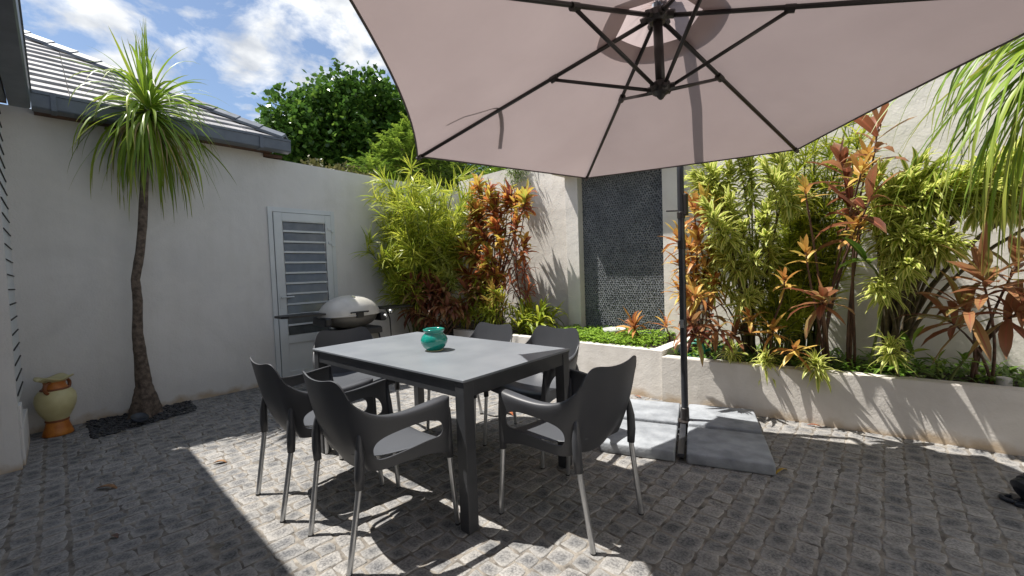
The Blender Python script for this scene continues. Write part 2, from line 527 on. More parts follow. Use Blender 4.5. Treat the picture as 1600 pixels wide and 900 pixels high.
L['cordy'] = leafmat('bronze_leaf', [(0, (0.10, 0.035, 0.025)), (0.35, (0.24, 0.085, 0.045)), (0.7, (0.42, 0.22, 0.10)), (1, (0.28, 0.28, 0.08))], mid=(0.36, 0.12, 0.07), trans=0.4, rough=0.4, tipcol=(0.22, 0.12, 0.06))
L['orange'] = leafmat('orange_leaf', [(0, (0.34, 0.10, 0.05)), (0.5, (0.62, 0.32, 0.09)), (1, (0.62, 0.52, 0.12))], mid=(0.55, 0.32, 0.08), trans=0.35)
L['green'] = leafmat('green_leaf', [(0, (0.07, 0.16, 0.02)), (0.6, (0.18, 0.31, 0.035)), (1, (0.38, 0.46, 0.06))], mid=(0.22, 0.32, 0.06), trans=0.35)
L['cover'] = leafmat('ground_cover_leaf', [(0, (0.12, 0.24, 0.02)), (1, (0.32, 0.48, 0.05))], trans=0.35)
L['tree'] = leafmat('glossy_tree_leaf', [(0, (0.04, 0.09, 0.02)), (0.6, (0.09, 0.19, 0.03)), (1, (0.20, 0.32, 0.05))], trans=0.3, rough=0.22)
L['feather'] = leafmat('feathery_leaf', [(0, (0.09, 0.17, 0.02)), (1, (0.28, 0.38, 0.05))], trans=0.4)
L['olive'] = leafmat('olive_brown_leaf', [(0, (0.07, 0.08, 0.025)), (1, (0.20, 0.18, 0.07))], trans=0.3)

# ------------------------------------------------------------------ ground and paving
g = MB()
g.add([(-60, -60, -0.06), (60, -60, -0.06), (60, 60, -0.06), (-60, 60, -0.06)], [(0, 1, 2, 3)])
tag(g.build('ground', M['terrain']), kind='structure')

g = MB()   # bedding sand showing in the joints
nx, ny = 80, 60
vs = [(-0.02 + 9.5 * i / nx, -5.0 + 9.6 * j / ny, -0.0030 + U(-0.0006, 0.0006)) for j in range(ny + 1) for i in range(nx + 1)]
fs = [(j * (nx + 1) + i, j * (nx + 1) + i + 1, (j + 1) * (nx + 1) + i + 1, (j + 1) * (nx + 1) + i) for j in range(ny) for i in range(nx)]
g.add(vs, fs)
tag(g.build('paving_joints', M['joint'], smooth=True), kind='structure')


def setts():
    rs = np.random.RandomState(5)
    V, Fc, A = [], [], []
    base = 0

    def stone(cx, cy, w, h):
        nonlocal base
        N = 8
        e = np.array([0.0, 0.025, 0.075, 0.33, 0.67, 0.925, 0.975, 1.0])
        gx, gy = np.meshgrid(e, e)
        px = (gx - .5) * w; py = (gy - .5) * h
        # irregular outline
        k = rs.uniform(-1, 1, 8) * 0.006
        px = px + k[0] * (gy - .5) * 2 + k[1] * gx * gy * 1.5 + k[2] * np.sin(gy * 6 + k[3] * 900)
        py = py + k[4] * (gx - .5) * 2 + k[5] * gx * gy * 1.5 + k[6] * np.sin(gx * 6 + k[7] * 900)
        # rounded corners
        cxr = np.abs(gx - .5) * 2; cyr = np.abs(gy - .5) * 2
        cor = np.clip((cxr + cyr - 1.62) / 0.38, 0, 1)
        px *= 1 - cor * 0.07; py *= 1 - cor * 0.07
        ed = np.maximum(cxr, cyr)
        z = -0.0 - 0.0009 * (np.clip((ed - 0.6) / 0.4, 0, 1) ** 2) - np.where(ed > 0.99, 0.0045, np.where(ed > 0.94, 0.0004, 0))
        z += rs.uniform(-0.0018, 0.0018) + rs.uniform(-0.02, 0.02) * px + rs.uniform(-0.02, 0.02) * py
        z += rs.normal(0, 0.0005, z.shape)
        V.append(np.stack([cx + px, cy + py, z], -1).reshape(-1, 3))
        A.append(np.stack([ed, gy, np.full_like(ed, rs.beta(2.2, 2.2))], -1).reshape(-1, 3))
        for j in range(N - 1):
            for i in range(N - 1):
                a = base + j * N + i
                Fc.append((a, a + 1, a + N + 1, a + N))
        base += N * N

    bedpoly = [(-0.02, 0.11), (0.67, 0.13), (0.47, 0.87), (-0.02, 0.9)]

    def inside(x, y):
        c = False
        for i in range(4):
            x1, y1 = bedpoly[i]; x2, y2 = bedpoly[(i + 1) % 4]
            if (y1 > y) != (y2 > y) and x < (x2 - x1) * (y - y1) / (y2 - y1) + x1:
                c = not c
        return c

    x = 0.0
    while x < 8.6:
        w = rs.uniform(0.090, 0.106)
        y = -0.03 + rs.uniform(-0.06, 0.0)
        y = -0.02
        first = True
        while y < 4.0:
            h = rs.uniform(0.075, 0.125)
            if first:
                h = rs.uniform(0.05, 0.13); first = False
            wob = 0.006 * math.sin(y * 1.7 + x * 3.1)
            if not inside(x + w / 2, y + h / 2):
                stone(x + w / 2 + wob + rs.uniform(-.002, .002), y + h / 2, w - rs.uniform(0.004, 0.012), h - rs.uniform(0.002, 0.012))
            y += h
        x += w
    for yy, ww in ((-0.075, 0.1), (-0.178, 0.1), (-0.285, 0.105), (-0.39, 0.1), (-0.49, 0.1)):   # edge courses along the house
        x = 0.0
        while x < 8.6:
            h = rs.uniform(0.09, 0.14)
            stone(x + h / 2, yy + rs.uniform(-.002, .002), h - 0.011, ww - 0.012)
            x += h
    me = bpy.data.meshes.new('paving')
    V2 = np.concatenate(V); A2 = np.concatenate(A)
    me.from_pydata(V2.tolist(), [], Fc)
    a = me.attributes.new('leaf', 'FLOAT_VECTOR', 'POINT')
    a.data.foreach_set('vector', A2.astype(np.float32).ravel())
    me.polygons.foreach_set('use_smooth', [True] * len(me.polygons))
    me.materials.append(M['sett'])
    o = bpy.data.objects.new('paving', me); COL.objects.link(o)
    tag(o, kind='structure')


setts()

# ------------------------------------------------------------------ wall A with the louvred door
YS = 1.73
wa = thing('garden_wall', 'long pale rendered wall with a white louvred door, in full shade', 'wall')
g = MB()
prof = [(-0.75, -0.05), (4.95, -0.05), (4.95, 2.65), (YS, 2.705), (YS, 2.80), (-0.75, 2.80)]
vs = [(0.0, y, z) for y, z in prof] + [(-0.2, y, z) for y, z in prof]
fs = [tuple(range(6)), tuple(range(11, 5, -1))] + [(i, i + 6, (i + 1) % 6 + 6, (i + 1) % 6) for i in range(6)]
g.add(vs, fs)
o = g.build('wall', M['wall'], wa)
bm = bmesh.new(); bm.from_mesh(o.data); bmesh.ops.recalc_face_normals(bm, faces=bm.faces); bm.to_mesh(o.data); bm.free()
g = MB(); g.box((0.0005, -0.02, 0.225), (0.012, 0.06, 0.305), bev=0.003)
g.build('electric_socket', M['white'], wa)

door0, door1, dh = 1.735, 2.535, 2.125
fr = MB()
fr.box((-0.01, door0, 0.0), (0.022, door0 + 0.05, dh), bev=0.002)
fr.box((-0.01, door1 - 0.05, 0.0), (0.022, door1, dh), bev=0.002)
fr.box((-0.01, door0 + 0.05, dh - 0.055), (0.0215, door1 - 0.05, dh), bev=0.002)
dleaf = MB()
a0, a1 = door0 + 0.056, door1 - 0.056
o0, o1, oz0, oz1 = a0 + 0.095, a1 - 0.075, 0.56, 1.97
dleaf.box((-0.012, a0, 0.02), (0.034, o0, dh - 0.062), bev=0.003)
dleaf.box((-0.012, o1, 0.02), (0.034, a1, dh - 0.062), bev=0.003)
dleaf.box((-0.012, o0, oz1), (0.0335, o1, dh - 0.062), bev=0.003)
dleaf.box((-0.012, o0, 0.46), (0.0335, o1, oz0), bev=0.003)
dleaf.box((-0.012, o0, 0.02), (0.0335, o1, 0.12), bev=0.003)
dleaf.box((-0.012, o0, 0.12), (0.020, o1, 0.46))
dl = dleaf.build('door', M['white'], wa)
fr.build('door_frame', M['white'], dl)
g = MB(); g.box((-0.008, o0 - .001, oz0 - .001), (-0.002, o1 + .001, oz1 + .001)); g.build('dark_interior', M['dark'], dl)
nl = 11
for i in range(nl):
    zc = oz0 + (oz1 - oz0) * (i + 0.5) / nl
    hh = (oz1 - oz0) / nl
    g = MB()
    Mx = Matrix.Translation((0.016, (o0 + o1) / 2, zc)) @ Matrix.Rotation(R(-11), 4, 'Y')
    g.box((-0.0025, -(o1 - o0) / 2 + 0.012, -hh * 0.46), (0.0025, (o1 - o0) / 2 - 0.012, hh * 0.5), Mx)
    lv = g.build('glass_louvre', M['glass'], dl)
    g2 = MB()
    g2.box((0.006, o0 + .003, zc + hh * 0.40), (0.030, o1 - .003, zc + hh * 0.40 + 0.024), bev=0.003)
    g2.build('louvre_rail', M['white'], dl)
g = MB()
g.tube([(0.034, a0 + 0.035, 1.035), (0.075, a0 + 0.035, 1.035), (0.078, a0 + 0.05, 1.035), (0.078, a0 + 0.17, 1.037)], 0.009)
g.box((0.034, a0 + 0.018, 0.90), (0.041, a0 + 0.052, 1.08), bev=0.002)
g.build('door_handle', M['white'], dl)
for z in (1.89, 1.71):
    g = MB(); g.box((0.023, a1 - 0.045, z - 0.018), (0.048, a1 - 0.005, z + 0.018), bev=0.003)
    g.box((0.023, a1 - 0.004, z - 0.045), (0.046, a1 + 0.03, z - 0.012), bev=0.003)
    g.build('hinge', M['white'], dl)

# ------------------------------------------------------------------ house with the slate roof behind wall A
hs = thing('house', 'low house with sunlit slate tile hip roof and grey gutter, rising behind the palm', 'house')
PIT = math.tan(R(31.5))
EX, EZ = 0.17, 2.90      # eave line
YR = 1.93
g = MB(); g.box((-3.9, -4.6, -0.05), (-0.21, 1.55, 2.72)); g.build('house_wall', M['wall'], hs)
tl = MB()
ncourse = 20
ex = 0.20
for k in range(ncourse):
    x0 = EX - k * ex * math.cos(R(31.5)); z0 = EZ + k * ex * math.sin(R(31.5))
    x1 = x0 - (ex + 0.03) * math.cos(R(31.5)); z1 = z0 + (ex + 0.03) * math.sin(R(31.5)) - 0.030
    ymax = YR - (EX - x0) - 0.02
    ymin = -0.35 - (EX - x0) * 1.0 - 0.5
    y = ymin + (k % 2) * 0.17
    while y < ymax:
        w = 0.34
        ya, yb = y + 0.003, min(y + w - 0.003, ymax)
        if yb - ya > 0.02:
            th = 0.021; j = U(-0.004, 0.004)
            sh = (x0 - x1) if yb >= ymax - 0.001 else 0
            vs = [(x0, ya, z0 + j), (x0, yb, z0 + j), (x1, yb - sh, z1), (x1, ya, z1),
                  (x0, ya, z0 + th + j), (x0, yb, z0 + th + j), (x1, yb - sh, z1 + th), (x1, ya, z1 + th)]
            tl.add(vs, [(3, 2, 1, 0), (4, 5, 6, 7), (0, 1, 5, 4), (1, 2, 6, 5), (2, 3, 7, 6), (3, 0, 4, 7)])
        y += w
# slope on the far side of the hip
xe = EX - 3.3
tl.add([(EX, YR, EZ), (xe - 3.3, YR, EZ), (xe, YR - 3.3, EZ + 3.3 * PIT)], [(0, 2, 1)])
roof = tl.build('roof', M['tile'], hs)
g = MB()
for i in range(15):
    t0, t1 = i * 0.26, i * 0.26 + 0.30
    c = math.cos(R(24))
    p0 = Vector((EX - t0 * 0.69, YR - t0 * 0.69, EZ + 0.05 + t0 * 0.69 * PIT))
    p1 = Vector((EX - t1 * 0.69, YR - t1 * 0.69, EZ + 0.035 + t1 * 0.69 * PIT))
    sd = Vector((0.707, -0.707, 0)) * 0.085
    dn = Vector((0, 0, -0.055)); th = Vector((0, 0, 0.03))
    vs = [p0 - sd + dn, p0, p0 + sd + dn, p1 - sd + dn, p1, p1 + sd + dn]
    vs += [v + th for v in vs]
    g.add([v[:] for v in vs], [(0, 1, 7, 6), (1, 2, 8, 7), (6, 7, 10, 9), (7, 8, 11, 10), (0, 6, 9, 3), (2, 5, 11, 8), (3, 9, 10, 4), (4, 10, 11, 5)])
g.build('hip_tiles', M['gutter'], roof)


def gutter(mb, p0, p1, inx, z0, z1, w):
    """box gutter between p0 and p1 (xy) with a rolled lip; inx = unit vector pointing back to the wall"""
    p0, p1, inx = Vector((*p0, 0)), Vector((*p1, 0)), Vector((*inx, 0))
    prof = [(0.0, z1), (0.0, z1 - 0.022), (0.008, z1 - 0.024), (0.012, z0 + 0.012), (0.022, z0), (w, z0), (w, z1 - 0.01), (w - 0.006, z1 - 0.01),
            (w - 0.006, z0 + 0.006), (0.026, z0 + 0.006), (0.018, z1 - 0.012), (0.014, z1)]
    vs = []
    for p in (p0, p1):
        for a, z in prof:
            vs.append((p + inx * a + Vector((0, 0, z)))[:])
    n = len(prof)
    fs = [(i, (i + 1) % n, (i + 1) % n + n, i + n) for i in range(n)] + [tuple(range(n)), tuple(range(2 * n - 1, n - 1, -1))]
    mb.add(vs, fs)


g = MB()
gutter(g, (0.27, -0.06), (0.27, 1.95), (-1, 0), 2.745, 2.885, 0.13)
g.build('gutter', M['gutter'], hs)
for y in (0.05, 1.62):
    g = MB(); g.box((0.135, y, 2.738), (0.2745, y + 0.035, 2.89), bev=0.002)
    g.build('gutter_joint', M['gutter'], hs)
g = MB(); g.box((0.09, -0.05, 2.86), (0.20, 1.93, 2.905)); g.build('eaves_flashing', M['gutter'], hs)
g = MB(); g.box((0.004, -0.05, 2.752), (0.135, 1.80, 2.80)); g.build('soffit', M['soffit'], hs)
g = MB(); g.box((-0.19, YS, 2.715), (0.03, 1.93, 2.75)); g.build('fascia_end', M['soffit'], hs)

# ------------------------------------------------------------------ left wing of the house
hw = thing('house_wing', 'near house wing at the left edge with louvred window and grey eaves panels', 'house')
g = MB()
g.box((0.275, -0.75, -0.05), (1.04, -0.30, 0.43))
g.box((0.95, -0.75, 0.43), (1.0395, -0.30, 2.9))
g.box((0.002, -0.75, -0.05), (0.26, -0.30, 2.79))
g.box((0.26, -0.75, -0.05), (0.275, -0.335, 2.79))
g.box((0.275, -0.75, 2.3), (0.95, -0.30, 2.79))
g.box((0.965, -0.2995, 0.0), (1.041, -0.226, 2.79))
g.build('wall', M['wall'], hw)
g = MB(); g.box((0.275, -0.2995, 0.0), (0.957, -0.212, 0.275), bev=0.004); g.box((0.80, -0.2995, 0.2755), (0.955, -0.214, 0.43), bev=0.004)
g.build('window_sill', M['wall'], hw)
win = MB(); win.box((0.28, -0.36, 0.43), (0.94, -0.35, 2.3)); wo = win.build('window', M['dark'], hw)
g = MB(); g.box((0.276, -0.2995, 0.4305), (0.9645, -0.228, 2.79), bev=.002); g.build('shutter_panel', M['white'], wo)
for i in range(21):  # dark strips paint the shaded gaps between slats onto the panel
    z = 0.50 + i * 0.107
    g = MB(); Mx = Matrix.Translation((0.62, -0.226, z)) @ Matrix.Rotation(R(-35), 4, 'X')
    g.box((-0.33, -0.010, -0.003), (0.33, 0.005, 0.003), Mx)
    g.build('louvre_gap_shade', M['dark'], wo)
g = MB()
gutter(g, (0.28, -0.05), (7.5, -0.05), (0, -1), 2.72, 2.885, 0.13)
g.build('gutter', M['gutter'], hw)
g = MB()
xx = 0.29
while xx < 7.4:
    g.box((xx, -0.62, 2.742), (xx + 0.44, -0.19, 2.752), bev=0.002)
    xx += 0.447
g.build('eaves_panels', M['gutter'], hw)
g = MB(); g.box((0.2, -0.70, 2.753), (7.4, -0.19, 2.80)); g.build('eaves_board', M['soffit'], hw)
g = MB(); g.box((0.29, -0.76, 2.70), (7.4, -0.63, 2.7522), bev=0.004); g.build('eaves_beam', M['soffitwood'], hw)
g = MB(); g.add([(0.2, -0.14, 2.90), (7.5, -0.14, 2.90), (7.5, -3.6, 5.0), (-3.3, -3.6, 5.0)], [(0, 1, 2, 3)])
g.add([(0.2, -0.14, 2.86), (7.5, -0.14, 2.86), (7.5, -3.6, 4.96), (-3.3, -3.6, 4.96)], [(3, 2, 1, 0)])
g.build('roof', M['tile'], hw)

# unseen porch back and right end wall, added to cut sky fill
ph = thing('added_porch_house', 'unseen house wall behind the viewpoint, added to cut sky light', 'house')
g = MB(); g.box((1.045, -3.4, -0.05), (9.2, -3.2, 3.9)); g.build('wall', M['wall'], ph)
g = MB(); g.box((7.45, -3.2, -0.05), (7.6, -0.75, 2.9)); g.build('side_wall', M['wall'], ph)
ew = thing('added_end_wall', 'unseen rendered wall beyond the right edge, added to cut sky light', 'wall')
g = MB(); g.box((9.0, -3.2, -0.05), (9.2, 5.0, 2.8)); g.build('wall', M['wallb'], ew)

# ------------------------------------------------------------------ wall B with the pebble panel
wb = thing('feature_wall', 'tall cream garden wall with a dark pebble water panel between two pillars', 'wall')
YB = 4.75
g = MB(); g.box((-0.0, YB, -0.05), (9.0, YB + 0.25, 2.82)); 
o = g.build('wall', M['wallb'], wb)
g = MB(); g.box((2.275, 4.63, 0.0), (2.47, YB + 0.001, 2.78), bev=0.004); g.build('pillar', M['wallb'], wb)
g = MB(); g.box((3.589, 4.63, 0.0), (3.80, YB + 0.001, 2.78), bev=0.004); g.build('pillar', M['wallb'], wb)
# recess: panel stands just in front of the wall face, pillars stand proud
D = 4.745
g = MB(); g.box((2.471, D - 0.004, 0.3), (3.588, D + 0.003, 2.60)); pan = g.build('pebble_panel', M['grout'], wb)
rs = random.Random(11)
g = MB()
sp = 0.031
row = 0
z = 0.36
while z < 2.52:
    x = 2.480 + (sp / 2 if row % 2 else 0)
    while x < 3.58:
        cx, cz = x + rs.uniform(-.005, .005), z + rs.uniform(-.005, .005)
        a, b_, h = sp * rs.uniform(.34, .50), sp * rs.uniform(.28, .43), rs.uniform(.004, .009)
        ro = rs.uniform(0, PI)
        ti = rs.random()
        vs, at = [], []
        for (q, hh) in ((1.0, 0.0), (0.72, 0.75)):
            for kk in range(7):
                an = 2 * PI * kk / 7
                u, v = a * q * math.cos(an), b_ * q * math.sin(an)
                vs.append((cx + u * math.cos(ro) - v * math.sin(ro), D - 0.003 - h * hh, cz + u * math.sin(ro) + v * math.cos(ro))); at.append((0, 0, ti))
        vs.append((cx, D - 0.003 - h, cz)); at.append((0, 0, ti))
        fs = [(kk, (kk + 1) % 7, 7 + (kk + 1) % 7, 7 + kk) for kk in range(7)] + [(7 + kk, 7 + (kk + 1) % 7, 14) for kk in range(7)]
        g.add(vs, fs, at)
        x += sp
    z += sp * 0.88; row += 1
o = g.build('pebbles', M['wpebble'], pan, smooth=True, leaf=True)
bm = bmesh.new(); bm.from_mesh(o.data); bmesh.ops.recalc_face_normals(bm, faces=bm.faces); bm.to_mesh(o.data); bm.free()
g = MB(); g.box((2.21, 4.425, 2.49), (3.86, YB + 0.001, 2.80), bev=0.004); g.build('stone_lintel', M['wallb'], wb)

# ------------------------------------------------------------------ planters
rp = thing('raised_planter', 'higher cream rendered planter filled with bright green ground cover below the pebble panel', 'planter')
g = MB(); 
g.box((0.9, 3.756, -0.05), (3.92, 3.85, 0.462), bev=0.006)
g.build('front_wall', M['planter'], rp)
g = MB(); g.box((3.80, 3.8505, -0.05), (3.9195, 4.70, 0.4615), bev=0.006); g.build('side_wall', M['planter'], rp)
g = MB()
nx, ny = 40, 14
vs = [(0.02 + 3.77 * i / nx, 3.84 + 0.9 * j / ny, 0.425 + U(-.012, .012)) for j in range(ny + 1) for i in range(nx + 1)]
g.add(vs, [(j * (nx + 1) + i, j * (nx + 1) + i + 1, (j + 1) * (nx + 1) + i + 1, (j + 1) * (nx + 1) + i) for j in range(ny) for i in range(nx)])
g.build('soil', M['soil'], rp, smooth=True)
g = MB(); g.box((0.002, 3.10, -0.05), (0.899, 3.17, 0.12), bev=0.01); g.box((0.83, 3.17, -0.05), (0.8985, 3.755, 0.1195), bev=0.01)
g.add([(0.0, 3.17, 0.10), (0.84, 3.17, 0.10), (0.84, 3.85, 0.10), (0.0, 3.85, 0.10)], [(0, 1, 2, 3)])
cb = g.build('corner_bed', M['soil']); tag(cb, 'low soil bed in the corner between the two walls', 'planting bed')

lp = thing('low_planter', 'long low cream rendered planter edge striped by leaf shadows on the right', 'planter')


def lpy(x): return 3.732 + (x - 4.01) * (3.95 - 3.732) / (6.09 - 4.01)


g = MB()
xa, xb = 3.9205, 9.0
def wallprism(xa, xb, off0, off1, z0, za, zb_):
    vs = [(xa, lpy(xa) + off0, z0), (xb, lpy(xb) + off0, z0), (xb, lpy(xb) + off1, z0), (xa, lpy(xa) + off1, z0)]
    vt = [(xa, lpy(xa) + off0, za), (xb, lpy(xb) + off0, zb_), (xb, lpy(xb) + off1, zb_), (xa, lpy(xa) + off1, za)]
    return vs + vt, [(3, 2, 1, 0), (4, 5, 6, 7), (0, 1, 5, 4), (1, 2, 6, 5), (2, 3, 7, 6), (3, 0, 4, 7)]
v_, f_ = wallprism(xa, xb, 0.0, 0.11, -0.05, 0.415, 0.395)
bm = bmesh.new(); bv = [bm.verts.new(v) for v in v_]; [bm.faces.new([bv[i] for i in f]) for f in f_]
bmesh.ops.bevel(bm, geom=bm.edges[:], offset=0.006, segments=2, affect='EDGES')
me = bpy.data.meshes.new('front_wall'); bm.to_mesh(me); bm.free(); me.materials.append(M['planter'])
o = bpy.data.objects.new('front_wall', me); COL.objects.link(o); o.parent = lp
g = MB()
nx, ny = 60, 14
vs = []
for j in range(ny + 1):
    for i in range(nx + 1):
        x = 3.925 + 5.0 * i / nx; y0 = lpy(x) + 0.10
        vs.append((x, y0 + (4.755 - y0) * j / ny, 0.36 + U(-.012, .02)))
g.add(vs, [(j * (nx + 1) + i, j * (nx + 1) + i + 1, (j + 1) * (nx + 1) + i + 1, (j + 1) * (nx + 1) + i) for j in range(ny) for i in range(nx)])
g.build('soil', M['soil'], lp, smooth=True)

# ------------------------------------------------------------------ dining table
tb = thing('dining_table', 'square legged anthracite dining table with grey ceramic top under the parasol edge', 'table', (3.217, 1.683, 0), R(1.6))
TL, TW = 1.585, 0.91
g = MB(); g.box((-TL / 2, -TW / 2, 0.738), (TL / 2, TW / 2, 0.75), bev=0.002); g.build('tabletop', M['ttop'], tb)
g = MB(); g.box((-TL / 2 + .004, -TW / 2 + .004, 0.727), (TL / 2 - .004, TW / 2 - .004, 0.7375), bev=0.001)
t_, z0, z1 = 0.028, 0.658, 0.7265
q = 0.012
g.box((-TL / 2 + .07, -TW / 2 + q, z0), (TL / 2 - .07, -TW / 2 + q + t_, z1), bev=0.002)
g.box((-TL / 2 + .07, TW / 2 - q - t_, z0), (TL / 2 - .07, TW / 2 - q, z1), bev=0.002)
g.box((-TL / 2 + q, -TW / 2 + .07, z0), (-TL / 2 + q + t_, TW / 2 - .07, z1), bev=0.002)
g.box((TL / 2 - q - t_, -TW / 2 + .07, z0), (TL / 2 - q, TW / 2 - .07, z1), bev=0.002)
g.build('frame', M['tframe'], tb)
for sx in (-1, 1):
    for sy in (-1, 1):
        g = MB()
        x, y = sx * (TL / 2 - 0.039), sy * (TW / 2 - 0.039)
        g.box((x - .032, y - .032, 0.006), (x + .032, y + .032, 0.7265), bev=0.003)
        lg = g.build('leg', M['tframe'], tb)
        g = MB(); g.box((x - .024, y - .024, 0.0), (x + .024, y + .024, 0.0055)); g.build('foot', M['foot'], lg)

jar = thing('teal_pot', 'small round teal glazed pot standing on the table top', 'pot', (3.267, 1.657, 0.75))
g = MB()
g.lathe([(0.0, 0.0), (0.048, 0.0), (0.052, 0.006), (0.072, 0.025), (0.086, 0.052), (0.088, 0.072), (0.078, 0.096), (0.062, 0.111), (0.058, 0.118),
         (0.064, 0.126), (0.070, 0.134), (0.069, 0.142), (0.062, 0.144), (0.056, 0.138), (0.052, 0.125), (0.056, 0.112), (0.074, 0.09), (0.08, 0.07), (0.07, 0.03), (0.0, 0.012)], n=40)
g.build('body', M['teal'], jar, smooth=True)
g = MB(); g.lathe([(0.05, -0.0), (0.056, 0.001), (0.055, 0.004), (0.05, 0.005)], n=32); g.build('unglazed_foot', M['potcream'], jar, smooth=True)


# ------------------------------------------------------------------ armchair (one prototype, five copies)
def make_chair():
    c = thing('armchair', '', 'chair')
    # control net of the moulded shell, right half; rows T (rim), A, B, C, D (lower edge)
    N = [
        [(0, -.292, .800), (0, -.272, .69), (0, -.238, .56), (0, -.205, .46), (0, -.150, .372)],
        [(.10, -.290, .808), (.10, -.267, .69), (.095, -.234, .56), (.09, -.20, .46), (.075, -.145, .376)],
        [(.194, -.272, .832), (.180, -.250, .70), (.165, -.222, .565), (.148, -.186, .465), (.125, -.13, .392)],
        [(.232, -.238, .725), (.222, -.232, .64), (.206, -.212, .55), (.196, -.185, .46), (.190, -.165, .405)],
        [(.262, -.165, .655), (.254, -.168, .60), (.243, -.16, .535), (.226, -.145, .45), (.222, -.13, .400)],
        [(.284, -.065, .634), (.280, -.07, .598), (.272, -.085, .565), (.240, -.095, .447), (.236, -.09, .400)],
        [(.296, .045, .638), (.294, .045, .606), (.289, .045, .578), (.250, .03, .456), (.248, .03, .405)],
        [(.303, .135, .648), (.302, .132, .612), (.298, .125, .575), (.262, .13, .470), (.260, .13, .402)],
        [(.306, .190, .654), (.304, .186, .608), (.298, .180, .545), (.276, .19, .470), (.270, .195, .385)],
        [(.300, .222, .655), (.298, .222, .60), (.292, .228, .54), (.283, .236, .46), (.277, .240, .372)],
        [(.272, .222, .651), (.274, .222, .60), (.270, .226, .54), (.262, .234, .46), (.258, .238, .372)],
    ]
    fl = {4: .012, 5: .030, 6: .042, 7: .046, 8: .046, 9: .038}
    bm = bmesh.new()
    grid = {}
    for sgn in (1, -1):
        for i, colm in enumerate(N):
            for j, p in enumerate(colm):
                if sgn == -1 and i == 0:
                    grid[(sgn, i, j)] = grid[(1, i, j)]
                else:
                    grid[(sgn, i, j)] = bm.verts.new((p[0] * sgn, p[1], p[2]))
        for i in range(len(N) - 1):
            for j in range(4):
                if j == 2 and 4 <= i <= 6 or (j == 2 and i == 7):
                    continue
                q = [grid[(sgn, i, j)], grid[(sgn, i + 1, j)], grid[(sgn, i + 1, j + 1)], grid[(sgn, i, j + 1)]]
                if sgn < 0: q.reverse()
                bm.faces.new(q)
        prev = None
        for i in range(3, 10):     # arm rest flange turning inwards
            p = N[i][0]; w = fl.get(i, 0.004)
            nv = bm.verts.new(((p[0] - w) * sgn, p[1], p[2] + (0.002 if i > 4 else 0)))
            if prev is not None:
                q = [prev, nv, grid[(sgn, i, 0)], grid[(sgn, i - 1, 0)]]
                if sgn < 0: q.reverse()
                bm.faces.new(q)
            prev = nv
    bmesh.ops.recalc_face_normals(bm, faces=bm.faces)
    me = bpy.data.meshes.new('shell'); bm.to_mesh(me); bm.free()
    me.materials.append(M['plastic'])
    sh = bpy.data.objects.new('shell', me); COL.objects.link(sh)
    m1 = sh.modifiers.new('s', 'SUBSURF'); m1.levels = 3; m1.render_levels = 3
    m2 = sh.modifiers.new('t', 'SOLIDIFY'); m2.thickness = 0.0065; m2.offset = 0
    me.polygons.foreach_set('use_smooth', [True] * len(me.polygons))
    bake(sh); sh.parent = c
    sh.data.polygons.foreach_set('use_smooth', [True] * len(sh.data.polygons))
    auto_smooth(sh, 50)
    # leg sockets, moulded fins flowing off the shell
    for sx in (-1, 1):
        g = MB()
        g.tube([(.210 * sx, -.196, .61), (.220 * sx, -.204, .55), (.227 * sx, -.209, .49), (.226 * sx, -.212, .42), (.218 * sx, -.212, .352)],
               [.006, .014, .020, .021, .0185], n=14, flat=1.0)
        g.build('leg_socket', M['plastic'], c, smooth=True)
        g = MB()
        g.tube([(.286 * sx, .222, .60), (.280 * sx, .226, .52), (.272 * sx, .228, .43), (.268 * sx, .230, .352)], [.008, .014, .0175, .0185], n=14)
        g.build('leg_socket', M['plastic'], c, smooth=True)
    # seat
    bm = bmesh.new()
    nx, ny = 12, 12
    gv = []
    for j in range(ny + 1):
        v = j / ny
        rowv = []
        for i in range(nx + 1):
            u = -1 + 2 * i / nx
            y = -0.195 + 0.455 * v
            half = 0.145 + 0.105 * min(1, v * 1.9) ** 0.7 + 0.012 * v
            x = u * half
            z = 0.438 + 0.014 * u * u + 0.012 * v
            if v < 0.2: z += (0.2 - v) * 0.12
            if v > 0.80:
                k = (v - 0.80) / 0.20
                y = -0.195 + 0.455 * 0.80 + 0.066 * math.sin(k * PI / 2)
                z -= 0.062 * (1 - math.cos(k * PI / 2))
                y -= 0.014 * abs(u) ** 3 * k
            rowv.append(bm.verts.new((x, y, z)))
        gv.append(rowv)
    for j in range(ny):
        for i in range(nx):
            bm.faces.new([gv[j][i], gv[j][i + 1], gv[j + 1][i + 1], gv[j + 1][i]])
    bmesh.ops.recalc_face_normals(bm, faces=bm.faces)
    me = bpy.data.meshes.new('seat'); bm.to_mesh(me); bm.free(); me.materials.append(M['seatplastic_lit'])
    st = bpy.data.objects.new('seat', me); COL.objects.link(st)
    m2 = st.modifiers.new('t', 'SOLIDIFY'); m2.thickness = 0.007; m2.offset = -1
    m1 = st.modifiers.new('s', 'SUBSURF'); m1.levels = 1; m1.render_levels = 1
    bake(st); st.parent = c
    st.data.polygons.foreach_set('use_smooth', [True] * len(st.data.polygons))
    for (a, b) in (((.218, -.212, .36), (.205, -.268, .006)), ((.268, .230, .36), (.274, .258, .006))):
        for sx in (-1, 1):
            g = MB(); g.tube([(a[0] * sx, a[1], a[2]), (b[0] * sx, b[1], b[2])], 0.0128, n=14)
            lg = g.build('leg', M['alu'], c, smooth=False); auto_smooth(lg, 40)
            g = MB(); g.tube([(b[0] * sx, b[1], 0.0), (b[0] * sx, b[1], 0.007)], 0.0135, n=12)
            g.build('foot', M['foot'], lg)
    return c


